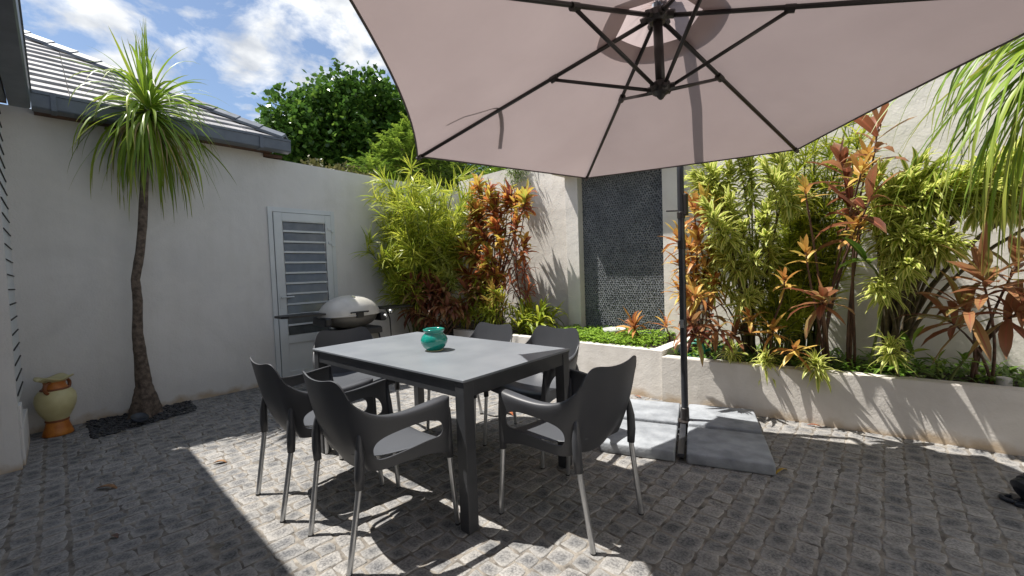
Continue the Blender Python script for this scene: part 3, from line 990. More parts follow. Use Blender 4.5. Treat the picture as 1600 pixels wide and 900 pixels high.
def copy_tree(o, parent=None):
    c = o.copy(); COL.objects.link(c)
    if parent: c.parent = parent
    for ch in list(o.children):
        copy_tree(ch, c)
    return c


chair0 = make_chair()
spots = [
    (2.965, 0.995, R(-1), 'charcoal armchair on the near long side of the table, the one further left'),
    (3.612, 1.035, R(-1), 'charcoal armchair nearest the camera with its back to us, beside the front table leg'),
    (4.275, 1.745, R(86), 'charcoal armchair at the right end of the table, in front of the parasol slabs'),
    (2.330, 1.555, R(-102), 'charcoal armchair at the left end of the table, standing before the barbecue'),
    (3.010, 2.210, R(180), 'charcoal armchair on the far long side, back showing just right of the teal pot'),
    (3.600, 2.275, R(178), 'charcoal armchair on the far long side, nearest the raised planter'),
]
for i, (x, y, rz, lab) in enumerate(spots):
    o = chair0 if i == 0 else copy_tree(chair0)
    o.location = (x, y, 0); o.rotation_euler = (0, 0, rz)
    tag(o, lab, 'chair', 'armchairs around the dining table')

# ------------------------------------------------------------------ parasol
ps = thing('cantilever_parasol', 'large taupe cantilever parasol with dark ribs over the table', 'parasol', (0, 0, 0))
HUB = Vector((4.682, 1.961, 2.418))
TIPS = [Vector(t) for t in ((3.303, 1.565, 1.976), (4.335, .568, 2.10), (5.715, .964, 2.19), (6.062, 2.356, 2.09), (5.03, 3.353, 1.976), (3.65, 2.958, 1.976))]
LH = Vector((4.69, 1.965, 2.085))
MAST = Vector((4.325, 3.185, 0))
zoff = Vector((0, 0, 0.016))


def canopy_mesh(r0, r1, off, sag=0.035, nr=18, ns=26, hub_z=0.0):
    """tensioned cloth between ribs: sags between them and its hem curves inwards"""
    vs, fs = [], []
    for k in range(6):
        A, B = TIPS[k], TIPS[(k + 1) % 6]
        for j in range(nr + 1):
            r = r0 + (r1 - r0) * j / nr
            for i in range(ns + 1):
                u = i / ns
                p = HUB.lerp(A, r).lerp(HUB.lerp(B, r), u)
                s_ = 4 * u * (1 - u)
                inward = (HUB - p); inward.z = 0
                p = p + inward * 0.045 * s_ * r ** 3
                p.z -= sag * s_ * r * (1.0 - 0.55 * r)
                near = (abs(u - .5) * 2) ** 3
                p.z += 0.0035 * near * math.sin(r * 34 + k * 2.1 + (1 if u > .5 else 0)) * (1 - abs(u - .5) * 2) * 6 * r
                vs.append((p + off)[:])
    row = ns + 1
    for k in range(6):
        o_ = k * (nr + 1) * row
        for j in range(nr):
            for i in range(ns):
                a = o_ + j * row + i
                fs.append((a, a + 1, a + row + 1, a + row))
    return vs, fs


g = MB(); g.add(*canopy_mesh(0.135, 1.0, zoff))
cn_ = g.build('canopy', M['fabric'], ps, smooth=True)
bm = bmesh.new(); bm.from_mesh(cn_.data); bmesh.ops.remove_doubles(bm, verts=bm.verts, dist=0.0004); bm.to_mesh(cn_.data); bm.free()
g = MB()     # vent cap: ruffled inside, lapping over the main cloth
vs, fs = [], []
nn, mm_ = 72, 8
for j in range(mm_ + 1):
    r = 0.02 + 0.19 * j / mm_
    for k in range(nn):
        a = k / nn * 6
        kk = int(a) % 6; u = a - int(a)
        A, B = TIPS[kk], TIPS[(kk + 1) % 6]
        rr = r
        p = HUB.lerp(A, rr).lerp(HUB.lerp(B, rr), u)
        # round the hexagon off towards a circle
        rad = Vector((p.x - HUB.x, p.y - HUB.y, 0)); Rr = r * 1.435
        if rad.length > 1e-6:
            tgt = rad.normalized() * Rr * 0.97
            p.x = HUB.x + (rad.x * .5 + tgt.x * .5); p.y = HUB.y + (rad.y * .5 + tgt.y * .5)
        ruff = 0.012 * math.sin(k * 1.9 + j * .4) * max(0, 1 - r / 0.17)
        vs.append((p + Vector((0, 0, 0.062 + ruff - (0.028 * (j / mm_) ** 2))))[:])
for j in range(mm_):
    for k in range(nn):
        k2 = (k + 1) % nn
        fs.append((j * nn + k, j * nn + k2, (j + 1) * nn + k2, (j + 1) * nn + k))
g.add(vs, fs); g.build('vent_cap', M['vent'], ps, smooth=True)
g = MB()
for k in range(6):
    A, B = TIPS[k], TIPS[(k + 1) % 6]
    pts = []
    for i in range(13):
        u = i / 12
        p = A.lerp(B, u); s_ = 4 * u * (1 - u)
        inward = (HUB - p); inward.z = 0
        p = p + inward * 0.045 * s_; p.z -= 0.035 * s_ * 0.45
        pts.append(p + zoff + Vector((0, 0, -0.004)))
    g.tube(pts, 0.005, n=5)
g.build('hem', M['hem'], ps)
for k in range(6):
    T = TIPS[k]
    d = (T - HUB).normalized()
    g = MB(); g.tube([HUB + d * 0.05, HUB + d * 0.5, T - d * 0.012], 0.0105, n=8)
    rb = g.build('rib', M['umetal'], ps, smooth=True)
    J = HUB.lerp(T, 0.362)
    d2 = (J - LH); d2.z = 0; d2.normalize()
    g = MB(); g.tube([LH + d2 * 0.045, J + Vector((0, 0, -0.012))], 0.0088, n=8); g.build('strut', M['umetal'], ps, smooth=True)
    g = MB(); g.tube([J - d * 0.02 + Vector((0, 0, -0.006)), J + d * 0.02 + Vector((0, 0, -0.006))], 0.0175, n=10); g.build('rib_joint', M['umetal'], ps)
    g = MB(); g.tube([T - d * 0.035, T + d * 0.006], [0.014, 0.012], n=8); g.build('tip_cap', M['hem'], rb)
g = MB(); g.lathe([(0.0, -.03), (.036, -.03), (.052, -.012), (.052, .016), (.030, .03), (0, .03)], c=HUB[:], n=18)
for k in range(6):
    d = (TIPS[k] - HUB); d.z = 0; d.normalize()
    g.tube([HUB + d * 0.03, HUB + d * 0.075 - Vector((0, 0, .012))], 0.019, n=6)
g.build('upper_hub', M['umetal'], ps)
g = MB(); g.tube([LH + Vector((0, 0, -.02)), HUB], 0.0215, n=16); g.build('centre_post', M['umetal'], ps, smooth=True)
g = MB(); g.lathe([(0.0, -.055), (.010, -.05), (.022, -.034), (.040, -.022), (.046, .0), (.042, .022), (.026, .034)], c=LH[:], n=18)
for k in range(6):
    d = (TIPS[k] - HUB); d.z = 0; d.normalize()
    g.tube([LH + d * 0.02, LH + d * 0.062], 0.0155, n=6)
g.build('lower_hub', M['umetal'], ps)
g = MB(); g.tube([(MAST.x, MAST.y, 0.03), (MAST.x, MAST.y, 2.14)], 0.0245, n=24); m_ = g.build('mast', M['mast'], ps); auto_smooth(m_)
# arm above the cloth from mast top to hub
ARM1 = Vector((HUB.x, HUB.y, 2.60))
g = MB(); g.tube([(MAST.x, MAST.y, 2.10), (MAST.x, MAST.y, 2.17), (MAST.x + .03, MAST.y - .10, 2.24), (4.50, 2.58, 2.47), (HUB.x - .02, HUB.y + .06, 2.64), (HUB.x, HUB.y, 2.62), (HUB.x, HUB.y, 2.52)], 0.026, n=12)
g.build('arm', M['mast'], ps, smooth=True)
g = MB(); g.tube([(HUB.x, HUB.y, 2.43), (HUB.x, HUB.y, 2.60)], 0.016, n=10); g.build('hanger', M['mast'], ps)
for z_, h_ in ((1.60, 0.05), (1.37, 0.07), (0.80, 0.03)):
    g = MB(); g.lathe([(.0245, 0), (.029, 0.004), (.029, h_ - .004), (.0245, h_)], c=(MAST.x, MAST.y, z_), n=20); g.build('collar', M['umetal'], ps)
g = MB(); g.box((MAST.x + .024, MAST.y - .02, 1.62), (MAST.x + .050, MAST.y + .02, 1.78), bev=0.006); g.build('crank_box', M['umetal'], ps)
g = MB(); g.tube([(MAST.x - .02, MAST.y - .01, 1.66), (MAST.x - .10, MAST.y - .03, 1.665)], 0.006, n=8); g.build('crank_pin', M['umetal'], ps)
g = MB(); g.box((MAST.x - .012, MAST.y - .030, 0.78), (MAST.x + .012, MAST.y - .0235, 0.84), bev=0.002); g.build('mast_plate', M['alu'], ps)
# steel cross under the slabs and foot bracket
UX = Vector((0.948, 0.318, 0)).normalized(); UY = Vector((-UX.y, UX.x, 0))
BC = Vector((4.345, 3.085, 0))
MX = Matrix(((UX.x, UY.x, 0, BC.x), (UX.y, UY.y, 0, BC.y), (0, 0, 1, 0), (0, 0, 0, 1)))
g = MB(); g.box((-.50, -.02, .006), (.50, .02, .03), MX, bev=.002); g.box((-.02, -.50, .0315), (.02, .50, .055), MX, bev=.002)
g.build('base_cross', M['mast'], ps)
g = MB(); g.lathe([(.06, .056), (.06, .064), (.032, .07), (.030, .16), (.0255, .165)], c=(MAST.x, MAST.y, 0), n=20); g.build('mast_foot', M['umetal'], ps)
# tie straps lying on top of the cloth
T0 = TIPS[0]; J0 = HUB.lerp(T0, 0.66) + Vector((0, 0, .030))
g = MB()
def strap(pts, w):
    vs = []
    for i, p in enumerate(pts):
        p = Vector(p); q_ = Vector(pts[min(i + 1, len(pts) - 1)]) - Vector(pts[max(i - 1, 0)])
        sd = q_.cross(Vector((0, 0, 1))).normalized() * w
        vs += [(p - sd)[:], (p + sd)[:]]
    g.add(vs, [(2 * i, 2 * i + 1, 2 * i + 3, 2 * i + 2) for i in range(len(pts) - 1)])
ez = (TIPS[5] - HUB).normalized(); ey = (TIPS[1] - HUB).normalized(); e0 = (T0 - HUB).normalized()
hz = Vector((0, 0, .006))
def on_cloth(a, b, k2):   # point on the cloth plane between rib 0 and neighbour k2
    N2 = (TIPS[k2] - HUB)
    return HUB + (T0 - HUB) * a + N2 * b + zoff + hz - Vector((0, 0, .004))
strap([on_cloth(.59, .02, 5), on_cloth(.582, .07, 5), on_cloth(.58, .13, 5), on_cloth(.585, .19, 5), on_cloth(.59, .25, 5)], .013)
strap([on_cloth(.59, .01, 5), on_cloth(.60, .02, 1), on_cloth(.618, .055, 1), on_cloth(.645, .105, 1), on_cloth(.705, .13, 1)], .006)
g.build('tie_strap', M['strap'], ps)

# four concrete slabs weighing the cross down
slab_lab = ['concrete slab weight behind the mast on the left, fully sunlit', 'concrete slab weight behind the mast on the right, nearest the low planter',
            'concrete slab weight in front of the mast on the left, beside the chair', 'concrete slab weight in front of the mast on the right, mostly in shade']
si = 0
for (yy, sgn) in (((.036, .515), 0), ((-.515, -.036), 1)):
    for xx in ((-.515, -.034), (.034, .515)):
        g = MB(); g.box((xx[0], yy[0], 0.0), (xx[1], yy[1], 0.068 + 0.002 * si), MX, bev=0.012)
        o = g.build('concrete_slab', M['slab']); auto_smooth(o, 60)
        tag(o, slab_lab[si], 'slab', 'slabs weighing down the parasol base'); si += 1

# ------------------------------------------------------------------ barbecue
bq = thing('gas_barbecue', 'portable barbecue with rounded beige lid and fold out side tables on a black stand', 'barbecue', (0.66, 2.37, 0), 0)
# local: front faces +X, width along Y
def dome(mb, z0, z1, rx, ry, sq, n=40, m=9, flip=1):
    vs, fs = [], []
    for j in range(m + 1):
        t = j / m * PI / 2
        for k in range(n):
            a = 2 * PI * k / n
            ca, sa = math.cos(a), math.sin(a)
            rr = (abs(ca) ** sq + abs(sa) ** sq) ** (-1 / sq)
            c_ = math.cos(t) ** 0.98 if j < m else 0.001
            vs.append((rx * rr * ca * c_, ry * rr * sa * c_, z0 + (z1 - z0) * math.sin(t)))
    for j in range(m):
        for k in range(n):
            k2 = (k + 1) % n
            fs.append((j * n + k, j * n + k2, (j + 1) * n + k2, (j + 1) * n + k))
    mb.add(vs, fs)
g = MB(); dome(g, 0.802, 1.035, 0.245, 0.365, 2.15); lid = g.build('lid', M['lid'], bq, smooth=True)
g = MB(); g.lathe([(.30, .792), (.325, .792), (.333, .80), (.325, .808), (.30, .808)], n=40, sx=.245 / .32, sy=.365 / .32); g.build('lid_rim', M['lid'], lid, smooth=True)
g = MB(); dome(g, 0.792, 0.625, 0.225, 0.325, 2.4); g.build('bowl', M['bowl'], bq, smooth=True)
g = MB(); g.tube([(.225, -.10, .835), (.262, -.10, .842), (.268, -.07, .843), (.268, .07, .843), (.262, .10, .842), (.225, .10, .835)], 0.009, n=8)
g.box((.235, -.045, .775), (.262, .045, .835), bev=.006); g.build('lid_handle', M['bbq'], lid)
g = MB(); g.lathe([(0, .012), (.022, .012), (.027, .006), (.027, 0), (0.02, -.004)], c=(0.10, 0, 1.01), n=18, M=Matrix.Rotation(R(32), 4, 'Y')); g.build('thermometer', M['chrome'], lid)
for sy in (-1, 1):
    g = MB()
    vs = [(-.16, sy * .36, .835), (.17, sy * .36, .835), (.15, sy * .74, .835), (.10, sy * .80, .835), (-.10, sy * .80, .835), (-.15, sy * .74, .835)]
    vt = [(x, y, z + .022) for x, y, z in vs]
    g.add(vs + vt, [(5, 4, 3, 2, 1, 0), (6, 7, 8, 9, 10, 11)] + [(i, (i + 1) % 6, (i + 1) % 6 + 6, i + 6) for i in range(6)])
    o = g.build('side_table', M['bbq'], bq)
    bm = bmesh.new(); bm.from_mesh(o.data); bmesh.ops.recalc_face_normals(bm, faces=bm.faces); bm.to_mesh(o.data); bm.free()
    g = MB(); g.box((-.17, sy * .30 if sy > 0 else -.38, .70), (.19, .38 if sy > 0 else -.30, .80), bev=.02); g.build('side_housing', M['bbq'], bq)
g = MB(); g.box((-.16, -.30, .60), (.19, .30, .64), bev=.01); g.box((.12, -.31, .56), (.20, .31, .63), bev=.012); g.build('control_panel', M['bbq'], bq)
for (y, z, r_) in ((.43, .805, .030), (.355, .755, .028)):
    g = MB(); Mx = Matrix.Rotation(R(90), 4, 'Y')
    g.lathe([(0, .045), (r_ * .7, .045), (r_ * .8, .03), (r_, .018), (r_, 0)], c=(.19, y, z), n=18, M=Mx); g.build('knob', M['chrome'], bq, smooth=True)
g = MB()
for sy in (-1, 1):
    g.tube([(.15, sy * .27, .60), (.16, sy * .33, .30), (.20, sy * .37, .02)], .014, n=8)
    g.tube([(-.13, sy * .27, .60), (-.15, sy * .33, .30), (-.20, sy * .37, .02)], .014, n=8)
    g.tube([(.20, sy * .37, .02), (-.20, sy * .37, .02)], .014, n=8)
    g.tube([(.15, sy * .29, .52), (-.14, sy * .29, .52)], .011, n=8)
    g.tube([(.16, sy * .33, .30), (-.15, sy * .33, .30)], .011, n=8)
g.tube([(.16, -.33, .30), (.16, .33, .30)], .011, n=8)
g.build('stand', M['bbq'], bq, smooth=True)
g = MB(); g.box((-.14, -.32, .302), (.15, .32, .314)); g.build('shelf', M['bbq'], bq)
g = MB(); g.tube([(.05, .46, .83), (.06, .50, .70), (.04, .52, .45), (.0, .48, .20), (-.02, .40, .16)], .008, n=8); g.build('gas_hose', M['bbq'], bq, smooth=True)
g = MB(); g.box((.145, .16, .40), (.16, .28, .60), bev=.003); g.build('warning_plate', M['bowl'], bq)

# ------------------------------------------------------------------ floor vase
vz = thing('floor_vase', 'cream and orange glazed floor vase with wavy rim, standing against the corner of the wall', 'vase', (0.235, -0.055, 0), R(55))
def wavy(p, a, j):
    return p
g = MB(); g.lathe([(0.0, 0.002), (.092, 0.002), (.096, 0.01), (.088, .04), (.074, .085), (.068, .118)], n=36); g.build('pedestal', M['potorange'], vz, smooth=True)
g = MB(); g.lathe([(.0685, .117), (.074, .12), (.074, .130), (.069, .134)], n=36); g.build('lower_band', M['potbrown'], vz, smooth=True)
g = MB(); g.lathe([(.068, .133), (.080, .155), (.103, .20), (.120, .25), (.127, .30), (.121, .345), (.102, .378), (.085, .388)], n=36); g.build('body', M['potcream'], vz, smooth=True)
g = MB(); g.lathe([(.086, .386), (.09, .390), (.088, .398), (.078, .402)], n=36); g.build('upper_band', M['potbrown'], vz, smooth=True)
g = MB(); g.lathe([(.079, .400), (.071, .415), (.066, .440), (.070, .460)], n=36); g.build('neck', M['potorange'], vz, smooth=True)
def wv(p, a, j):
    k = [0, .4, 1, 1, .5, 0][j]
    p.z += 0.012 * math.sin(4 * a + 0.6) * k
    s_ = 1 + 0.07 * math.sin(4 * a) * k
    p.x *= s_; p.y *= s_; return p
g = MB(); g.lathe([(.069, .458), (.088, .472), (.112, .488), (.110, .494), (.082, .480), (.060, .455)], n=48, warp=wv); g.build('rim', M['potcream'], vz, smooth=True)
for sy in (1, -1):
    g = MB(); g.tube([(0.02, sy * (.074 + .052 * math.sin(a_)), .412 + .046 * math.cos(a_)) for a_ in [PI * k_ / 10 for k_ in range(11)]], .0125, n=10)
    g.build('handle', M['potbrown'], vz, smooth=True)

# ------------------------------------------------------------------ palm bed, palm
g = MB()
poly = [(0.004, 0.12), (0.66, 0.135), (0.465, 0.86), (0.004, 0.89)]
g.add([(x, y, -0.004) for x, y in poly], [(0, 1, 2, 3)])
rs = random.Random(3)
def inpoly(x, y, P):
    c = False
    for i in range(len(P)):
        x1, y1 = P[i]; x2, y2 = P[(i + 1) % len(P)]
        if (y1 > y) != (y2 > y) and x < (x2 - x1) * (y - y1) / (y2 - y1) + x1: c = not c
    return c
def pebble(mb, x, y, z, a, b, h, ro, tilt):
    vs = []
    for (q, hh) in ((.75, -.6), (1, 0), (.72, .75)):
        for k in range(8):
            an = 2 * PI * k / 8
            v = Matrix.Rotation(ro, 3, 'Z') @ Matrix.Rotation(tilt, 3, 'X') @ Vector((a * q * math.cos(an), b * q * math.sin(an), h * hh))
            vs.append((x + v.x, y + v.y, z + v.z))
    fs = [(j * 8 + k, j * 8 + (k + 1) % 8, (j + 1) * 8 + (k + 1) % 8, (j + 1) * 8 + k) for j in range(2) for k in range(8)]
    fs += [tuple(16 + k for k in range(8)), tuple(7 - k for k in range(8))]
    mb.add(vs, fs)
cnt = 0
while cnt < 1100:
    x, y = rs.uniform(0, .68), rs.uniform(.1, .9)
    if not inpoly(x, y, poly): continue
    pebble(g, x, y, rs.uniform(-.006, .008), rs.uniform(.013, .026), rs.uniform(.009, .017), rs.uniform(.006, .011), rs.uniform(0, PI), rs.uniform(-.5, .5)); cnt += 1
tag(g.build('black_gravel', M['blackstone'], smooth=True), 'bed of loose black pebbles around the palm foot', 'gravel', kind='stuff')
sl = thing('garden_spotlight', 'round dark spotlight lying in the black pebbles at the palm foot', 'lamp', (0.53, 0.43, 0.03))
g = MB(); g.lathe([(0, .03), (.05, .03), (.062, .034), (.064, .05), (.060, .054), (.052, .040), (0, .038)], n=24, M=Matrix.Rotation(R(24), 4, 'Y') @ Matrix.Rotation(R(-10), 4, 'X')); g.build('head', M['lamp'], sl, smooth=True)
g = MB(); g.tube([(0, 0, -.02), (0, 0, .035)], .012, n=8); g.build('stake', M['lamp'], sl)


def palm_crown(mb, C, n, Lr, tops=0.18, seed=1, W=0.012, side=None, hang=1.0):
    r_ = random.Random(seed)
    for i in range(n):
        t = i / n
        az = i * 2.39996 + r_.uniform(-.2, .2)
        el = (R(88) - t * R(90) if t < .08 else R(66) - R(138) * ((t - .08) / .92) ** .75) + r_.uniform(-.14, .14)      # young leaves up, old ones down
        d = Vector((math.cos(az) * math.cos(el), math.sin(az) * math.cos(el), math.sin(el)))
        if side and d.dot(side) < -0.35 and r_.random() < .6: continue
        Ln = r_.uniform(*Lr) * (1.05 if t < .08 else .85 + .42 * min(1, t * 1.6))
        b = C + Vector((math.cos(az) * .03, math.sin(az) * .03, -t * tops))
        dr = (0.12 if t < .05 else 1.1 + .9 * t) * r_.uniform(.35, 1.4) * hang
        tint = min(1, max(0, r_.gauss(.5, .18) + (.35 if (t > .8 and r_.random() < .35) else 0)))
        mb.leaf(b, d, Ln, W * r_.uniform(.75, 1.2), droop=dr, n=9, tint=tint, fold=0.35, twist=r_.uniform(-.5, .5), shape=.3, w0=.8)


pm = thing('slender_palm', 'slender dragon palm with curved trunk and drooping strap leaves against the shaded wall', 'tree', (0.232, 0.496, 0))
g = MB()
tp = [(.232, .498, -.02), (.236, .500, .04), (.245, .508, .15), (.252, .510, .30), (.262, .500, .55), (.28, .488, .80), (.292, .505, 1.10), (.288, .500, 1.30),
      (.292, .545, 1.55), (.30, .575, 1.80), (.30, .603, 2.12), (.298, .628, 2.4), (.30, .660, 2.7), (.30, .675, 2.94)]
rr_ = [.135, .115, .092, .074, .060, .048, .043, .041, .041, .040, .039, .038, .040, .034]
# denser, knobbly trunk
P2, R2 = [], []
rr_ = [q_ * (1 if i_ < 3 else .84) for i_, q_ in enumerate(rr_)]
for i in range(len(tp) - 1):
    for k in range(5):
        u = k / 5
        P2.append(Vector(tp[i]).lerp(Vector(tp[i + 1]), u)); R2.append((rr_[i] * (1 - u) + rr_[i + 1] * u) * U(.95, 1.05))
vs0 = len(g.v)
g.tube(P2, R2, n=20)
for i in range(len(g.v)):
    x, y, z = g.v[i]
    a = math.atan2(y - .5, x - .24)
    k = max(0, 1 - z / .35)
    s_ = 1 + k * .22 * math.sin(a * 5 + 1) + .03 * math.sin(a * 9 + z * 20)
    g.v[i] = (.24 + (x - .24) * s_ if z < .4 else x, .505 + (y - .505) * s_ if z < .4 else y, z)
g.v = [(x - .232, y - .496, z) for x, y, z in g.v]
g.build('trunk', M['bark'], pm, smooth=True)
g = MB(); palm_crown(g, Vector((.30 - .232, .675 - .496, 2.97)), 250, (.48, .78), seed=4, W=0.0115)
g.build('crown', L['palm'], pm, leaf=True, smooth=True)
g = MB()
for i in range(26):
    az = i * 2.4
    g.leaf(Vector((.068 + math.cos(az) * .03, .179 + math.sin(az) * .03, 2.78)), (math.cos(az), math.sin(az), -.25), U(.5, .78), U(.004, .007), droop=U(2.0, 3.4), n=10, fold=.3, twist=U(-1, 1), shape=.3, w0=.8)
g.build('dead_leaves', M['dryblade'], pm, smooth=True)

# second palm, out of frame on the right, whose leaves hang in
pr = thing('leaning_palm', 'palm crown of long drooping strap leaves hanging in from the top right corner', 'tree', (6.62, 4.15, 0.36))
B_ = Vector((6.62, 4.15, .36))
CR = Vector((6.22, 3.46, 2.44))
g = MB(); g.tube([Vector((0, 0, -.05)), Vector((.03, -.05, .7)), Vector((-.05, -.15, 1.3)), Vector((-.2, -.35, 1.9)), CR - B_ + Vector((0, 0, -.02))], [.09, .055, .05, .045, .04], n=14)
g.build('trunk', M['bark'], pr, smooth=True)
g = MB(); palm_crown(g, CR - B_, 340, (.66, 1.0), seed=9, W=0.0115, hang=1.4)
g.build('crown', L['palm'], pr, leaf=True, smooth=True)


# ------------------------------------------------------------------ bed plants
def rosette(mb, C, ax, n, Lf, W, spread=(20, 100), droop=.5, seg=4, tint=(0, 1), fold=.3, r_=rnd, length=0.0, shape=.45, w0=.3):
    """leaves spiralling round the end of a stem along axis ax; length = leafy length of the stem below C"""
    ax = Vector(ax).normalized()
    e1 = ax.orthogonal().normalized(); e2 = ax.cross(e1)
    for i in range(n):
        t = i / max(1, n - 1)
        az = i * 2.39996 + r_.uniform(-.25, .25)
        th = R(spread[0] + (spread[1] - spread[0]) * t + r_.uniform(-9, 9))
        d = ax * math.cos(th) + (e1 * math.cos(az) + e2 * math.sin(az)) * math.sin(th)
        b = C - ax * length * t
        mb.leaf(b, d, Lf * r_.uniform(.5, 1.15), W * r_.uniform(.65, 1.15), droop=droop * r_.choice((.4, .8, 1, 1.2, 1.9)) * r_.uniform(.7, 1.3), n=seg,
                tint=r_.uniform(*tint), fold=fold, twist=r_.uniform(-.4, .4), shape=shape, w0=w0)


def plant(name, label, cat, base, heads, lm, stem_m, n=26, Lf=.14, W=.013, group=None, stem_r=.009, extra=0, jit=.13, **kw):
    """multi-stemmed plant; heads: (point, axis, leafy length, n scale)"""
    base = Vector(base)
    t = thing(name, label, cat, base, 0, group)
    s_, f_ = MB(), MB()
    heads = list(heads)
    if extra:
        q_ = random.Random(len(label) * 7 + len(heads))
        h0 = list(heads)
        for i in range(extra):
            h = h0[i % len(h0)]
            P = Vector(h[0]) + Vector((q_.gauss(0, jit), q_.uniform(-.6, 1.0) * jit, q_.gauss(0, jit)))
            A_ = Vector(h[1]) + Vector((q_.uniform(-.4, .4), q_.uniform(-.3, .3), 0))
            heads.append((tuple(P), A_, h[2], (h[3] if len(h) > 3 else 1.0)))
    for h in heads:
        C = Vector(h[0]); ax = Vector(h[1]) if len(h) > 1 and h[1] else Vector((0, 0, 1))
        ll = h[2] if len(h) > 2 else .1; ns = h[3] if len(h) > 3 else 1.0
        b0 = Vector((U(-.05, .05), U(-.05, .05), -.03))
        c0 = C - base
        axn = ax.normalized()
        dist = (c0 - b0).length
        c1 = b0 + Vector((U(-.04, .04), U(-.04, .04), dist * .35)); c2 = c0 - axn * dist * .3
        pts = []
        for k in range(9):
            u = k / 8
            pts.append(b0 * (1 - u) ** 3 + c1 * 3 * u * (1 - u) ** 2 + c2 * 3 * u * u * (1 - u) + c0 * u ** 3)
        s_.tube(pts, [stem_r * (1.25 - .6 * k / 8) for k in range(9)], n=6)
        rosette(f_, c0, axn, int(n * ns), Lf, W, length=ll, **kw)
    s_.build('stem', stem_m, t, smooth=True)
    f_.build('foliage', lm, t, leaf=True, smooth=True)
    return t


def V3(x, y, z): return (x, y, z)


# corner bamboo palm
def bamboo(name, label, base, tops, seed, nleaf=46, Lf=.24, W=.0065):
    r_ = random.Random(seed); base = Vector(base)
    t = thing(name, label, 'plant', base, 0)
    s_, f_ = MB(), MB()
    for C in tops:
        c0 = Vector(C) - base
        b0 = Vector((r_.uniform(-.10, .10), r_.uniform(-.12, .12), -.02))
        mid = b0.lerp(c0, .5) + Vector((0, 0, .15)) - Vector((c0.x, c0.y, 0)) * .18
        pts = [b0 * (1 - u) ** 2 + mid * 2 * u * (1 - u) + c0 * u * u for u in [k / 10 for k in range(11)]]
        s_.tube(pts, [.010 - .0006 * k for k in range(11)], n=6)
        # side branchlets with tufts of narrow leaves
        for k in range(8):
            u = .50 + .50 * k / 7
            p = pts[int(u * 10)]
            az = r_.uniform(0, 2 * PI)
            d = Vector((math.cos(az), math.sin(az), r_.uniform(.2, .9))).normalized()
            q_ = p + d * r_.uniform(.08, .22)
            s_.tube([p, q_], .0025, n=4)
            for m in range(nleaf // 3):
                v = r_.uniform(-.2, 1)
                a2 = r_.uniform(0, 2 * PI); th = R(r_.uniform(25, 75))
                e1 = d.orthogonal().normalized(); e2 = d.cross(e1)
                dd = d * math.cos(th) + (e1 * math.cos(a2) + e2 * math.sin(a2)) * math.sin(th)
                f_.leaf(p.lerp(q_, v), dd, Lf * r_.uniform(.6, 1.1), W * r_.uniform(.8, 1.2), droop=r_.uniform(.15, .7), n=3, tint=r_.random(), fold=0, twist=r_.uniform(-1, 1), shape=.3, w0=.5)
    s_.build('stem', M['cane'], t, smooth=True)
    f_.build('foliage', L['bamboo'], t, leaf=True, smooth=True)
    return t


r_ = random.Random(21)
tops = []
for i in range(48):
    y = 2.80 + 1.55 * r_.random(); x = .20 + .80 * r_.random()
    z = 2.58 - max(0, 3.3 - y) * .5 - 1.10 * r_.random() ** 1.4
    tops.append((x, y, z))
bamboo('bamboo_palm', 'feathery yellow green bamboo palm filling the corner beside the louvred door', (.50, 3.50, .10), tops, 5, nleaf=84, Lf=.28, W=.008)

# bronze / orange plants of the corner bed
plant('croton', 'tall croton with red and orange leaves in the corner bed, red shoot on top', 'plant', (1.25, 4.22, .42),
      [((0.95, 4.35, 2.40), (-.15, -.1, 1), .12, .8), ((1.12, 4.15, 2.13), (.0, -.5, 1), .2), ((1.35, 4.2, 2.20), (.2, -.2, 1), .22), ((1.52, 4.3, 2.28), (.1, -.2, 1), .2), ((1.70, 4.3, 2.22), (.35, -.1, 1), .2),
       ((1.00, 4.1, 1.85), (-.4, -.6, 1), .25), ((1.25, 4.0, 1.80), (0, -.8, .8), .25), ((1.50, 4.05, 1.88), (.2, -.8, .8), .28), ((1.78, 4.2, 1.90), (.6, -.4, .8), .25),
       ((0.85, 4.05, 1.60), (-.6, -.6, .7), .22), ((1.12, 3.98, 1.50), (-.2, -.9, .6), .25), ((1.40, 4.0, 1.48), (.2, -.9, .6), .25), ((1.62, 4.05, 1.62), (.5, -.7, .6), .25),
       ((0.92, 4.0, 1.25), (-.4, -.8, .5), .2), ((1.25, 3.95, 1.18), (0, -.9, .5), .2), ((1.5, 4.0, 1.20), (.3, -.9, .5), .2)],
      L['croton'], M['redstem'], n=34, Lf=.23, W=.029, spread=(12, 105), droop=.6, extra=22, jit=.15)
plant('cordyline', 'dark bronze cordyline low in the corner bed, behind the barbecue side table', 'plant', (.72, 3.52, .10),
      [((.62, 3.28, .98), (-.3, -.6, 1), .2), ((.78, 3.40, 1.15), (.1, -.4, 1), .25), ((.92, 3.50, .95), (.3, -.7, .8), .2), ((.70, 3.22, .75), (0, -1, .5), .2), ((.90, 3.35, .66), (.3, -1, .4), .18),
       ((1.1, 3.62, .82), (.3, -.9, .5), .2), ((1.22, 3.78, 1.0), (.3, -.6, .8), .2)],
      L['cordy'], M['redstem'], n=28, Lf=.28, W=.028, spread=(15, 110), droop=.9, extra=9)
plant('red_cordyline', 'maroon narrow leaved cordyline arching beside the croton, right of the corner bed', 'plant', (1.85, 4.3, .42),
      [((1.78, 4.18, 1.52), (.5, -.3, 1), .3), ((1.90, 4.2, 1.30), (.6, -.4, .7), .28), ((1.72, 4.1, 1.12), (.2, -.7, .7), .25), ((1.95, 4.2, .98), (.7, -.4, .5), .2)],
      L['croton'], M['redstem'], n=26, Lf=.27, W=.017, spread=(20, 110), droop=.9, tint=(0, .35))
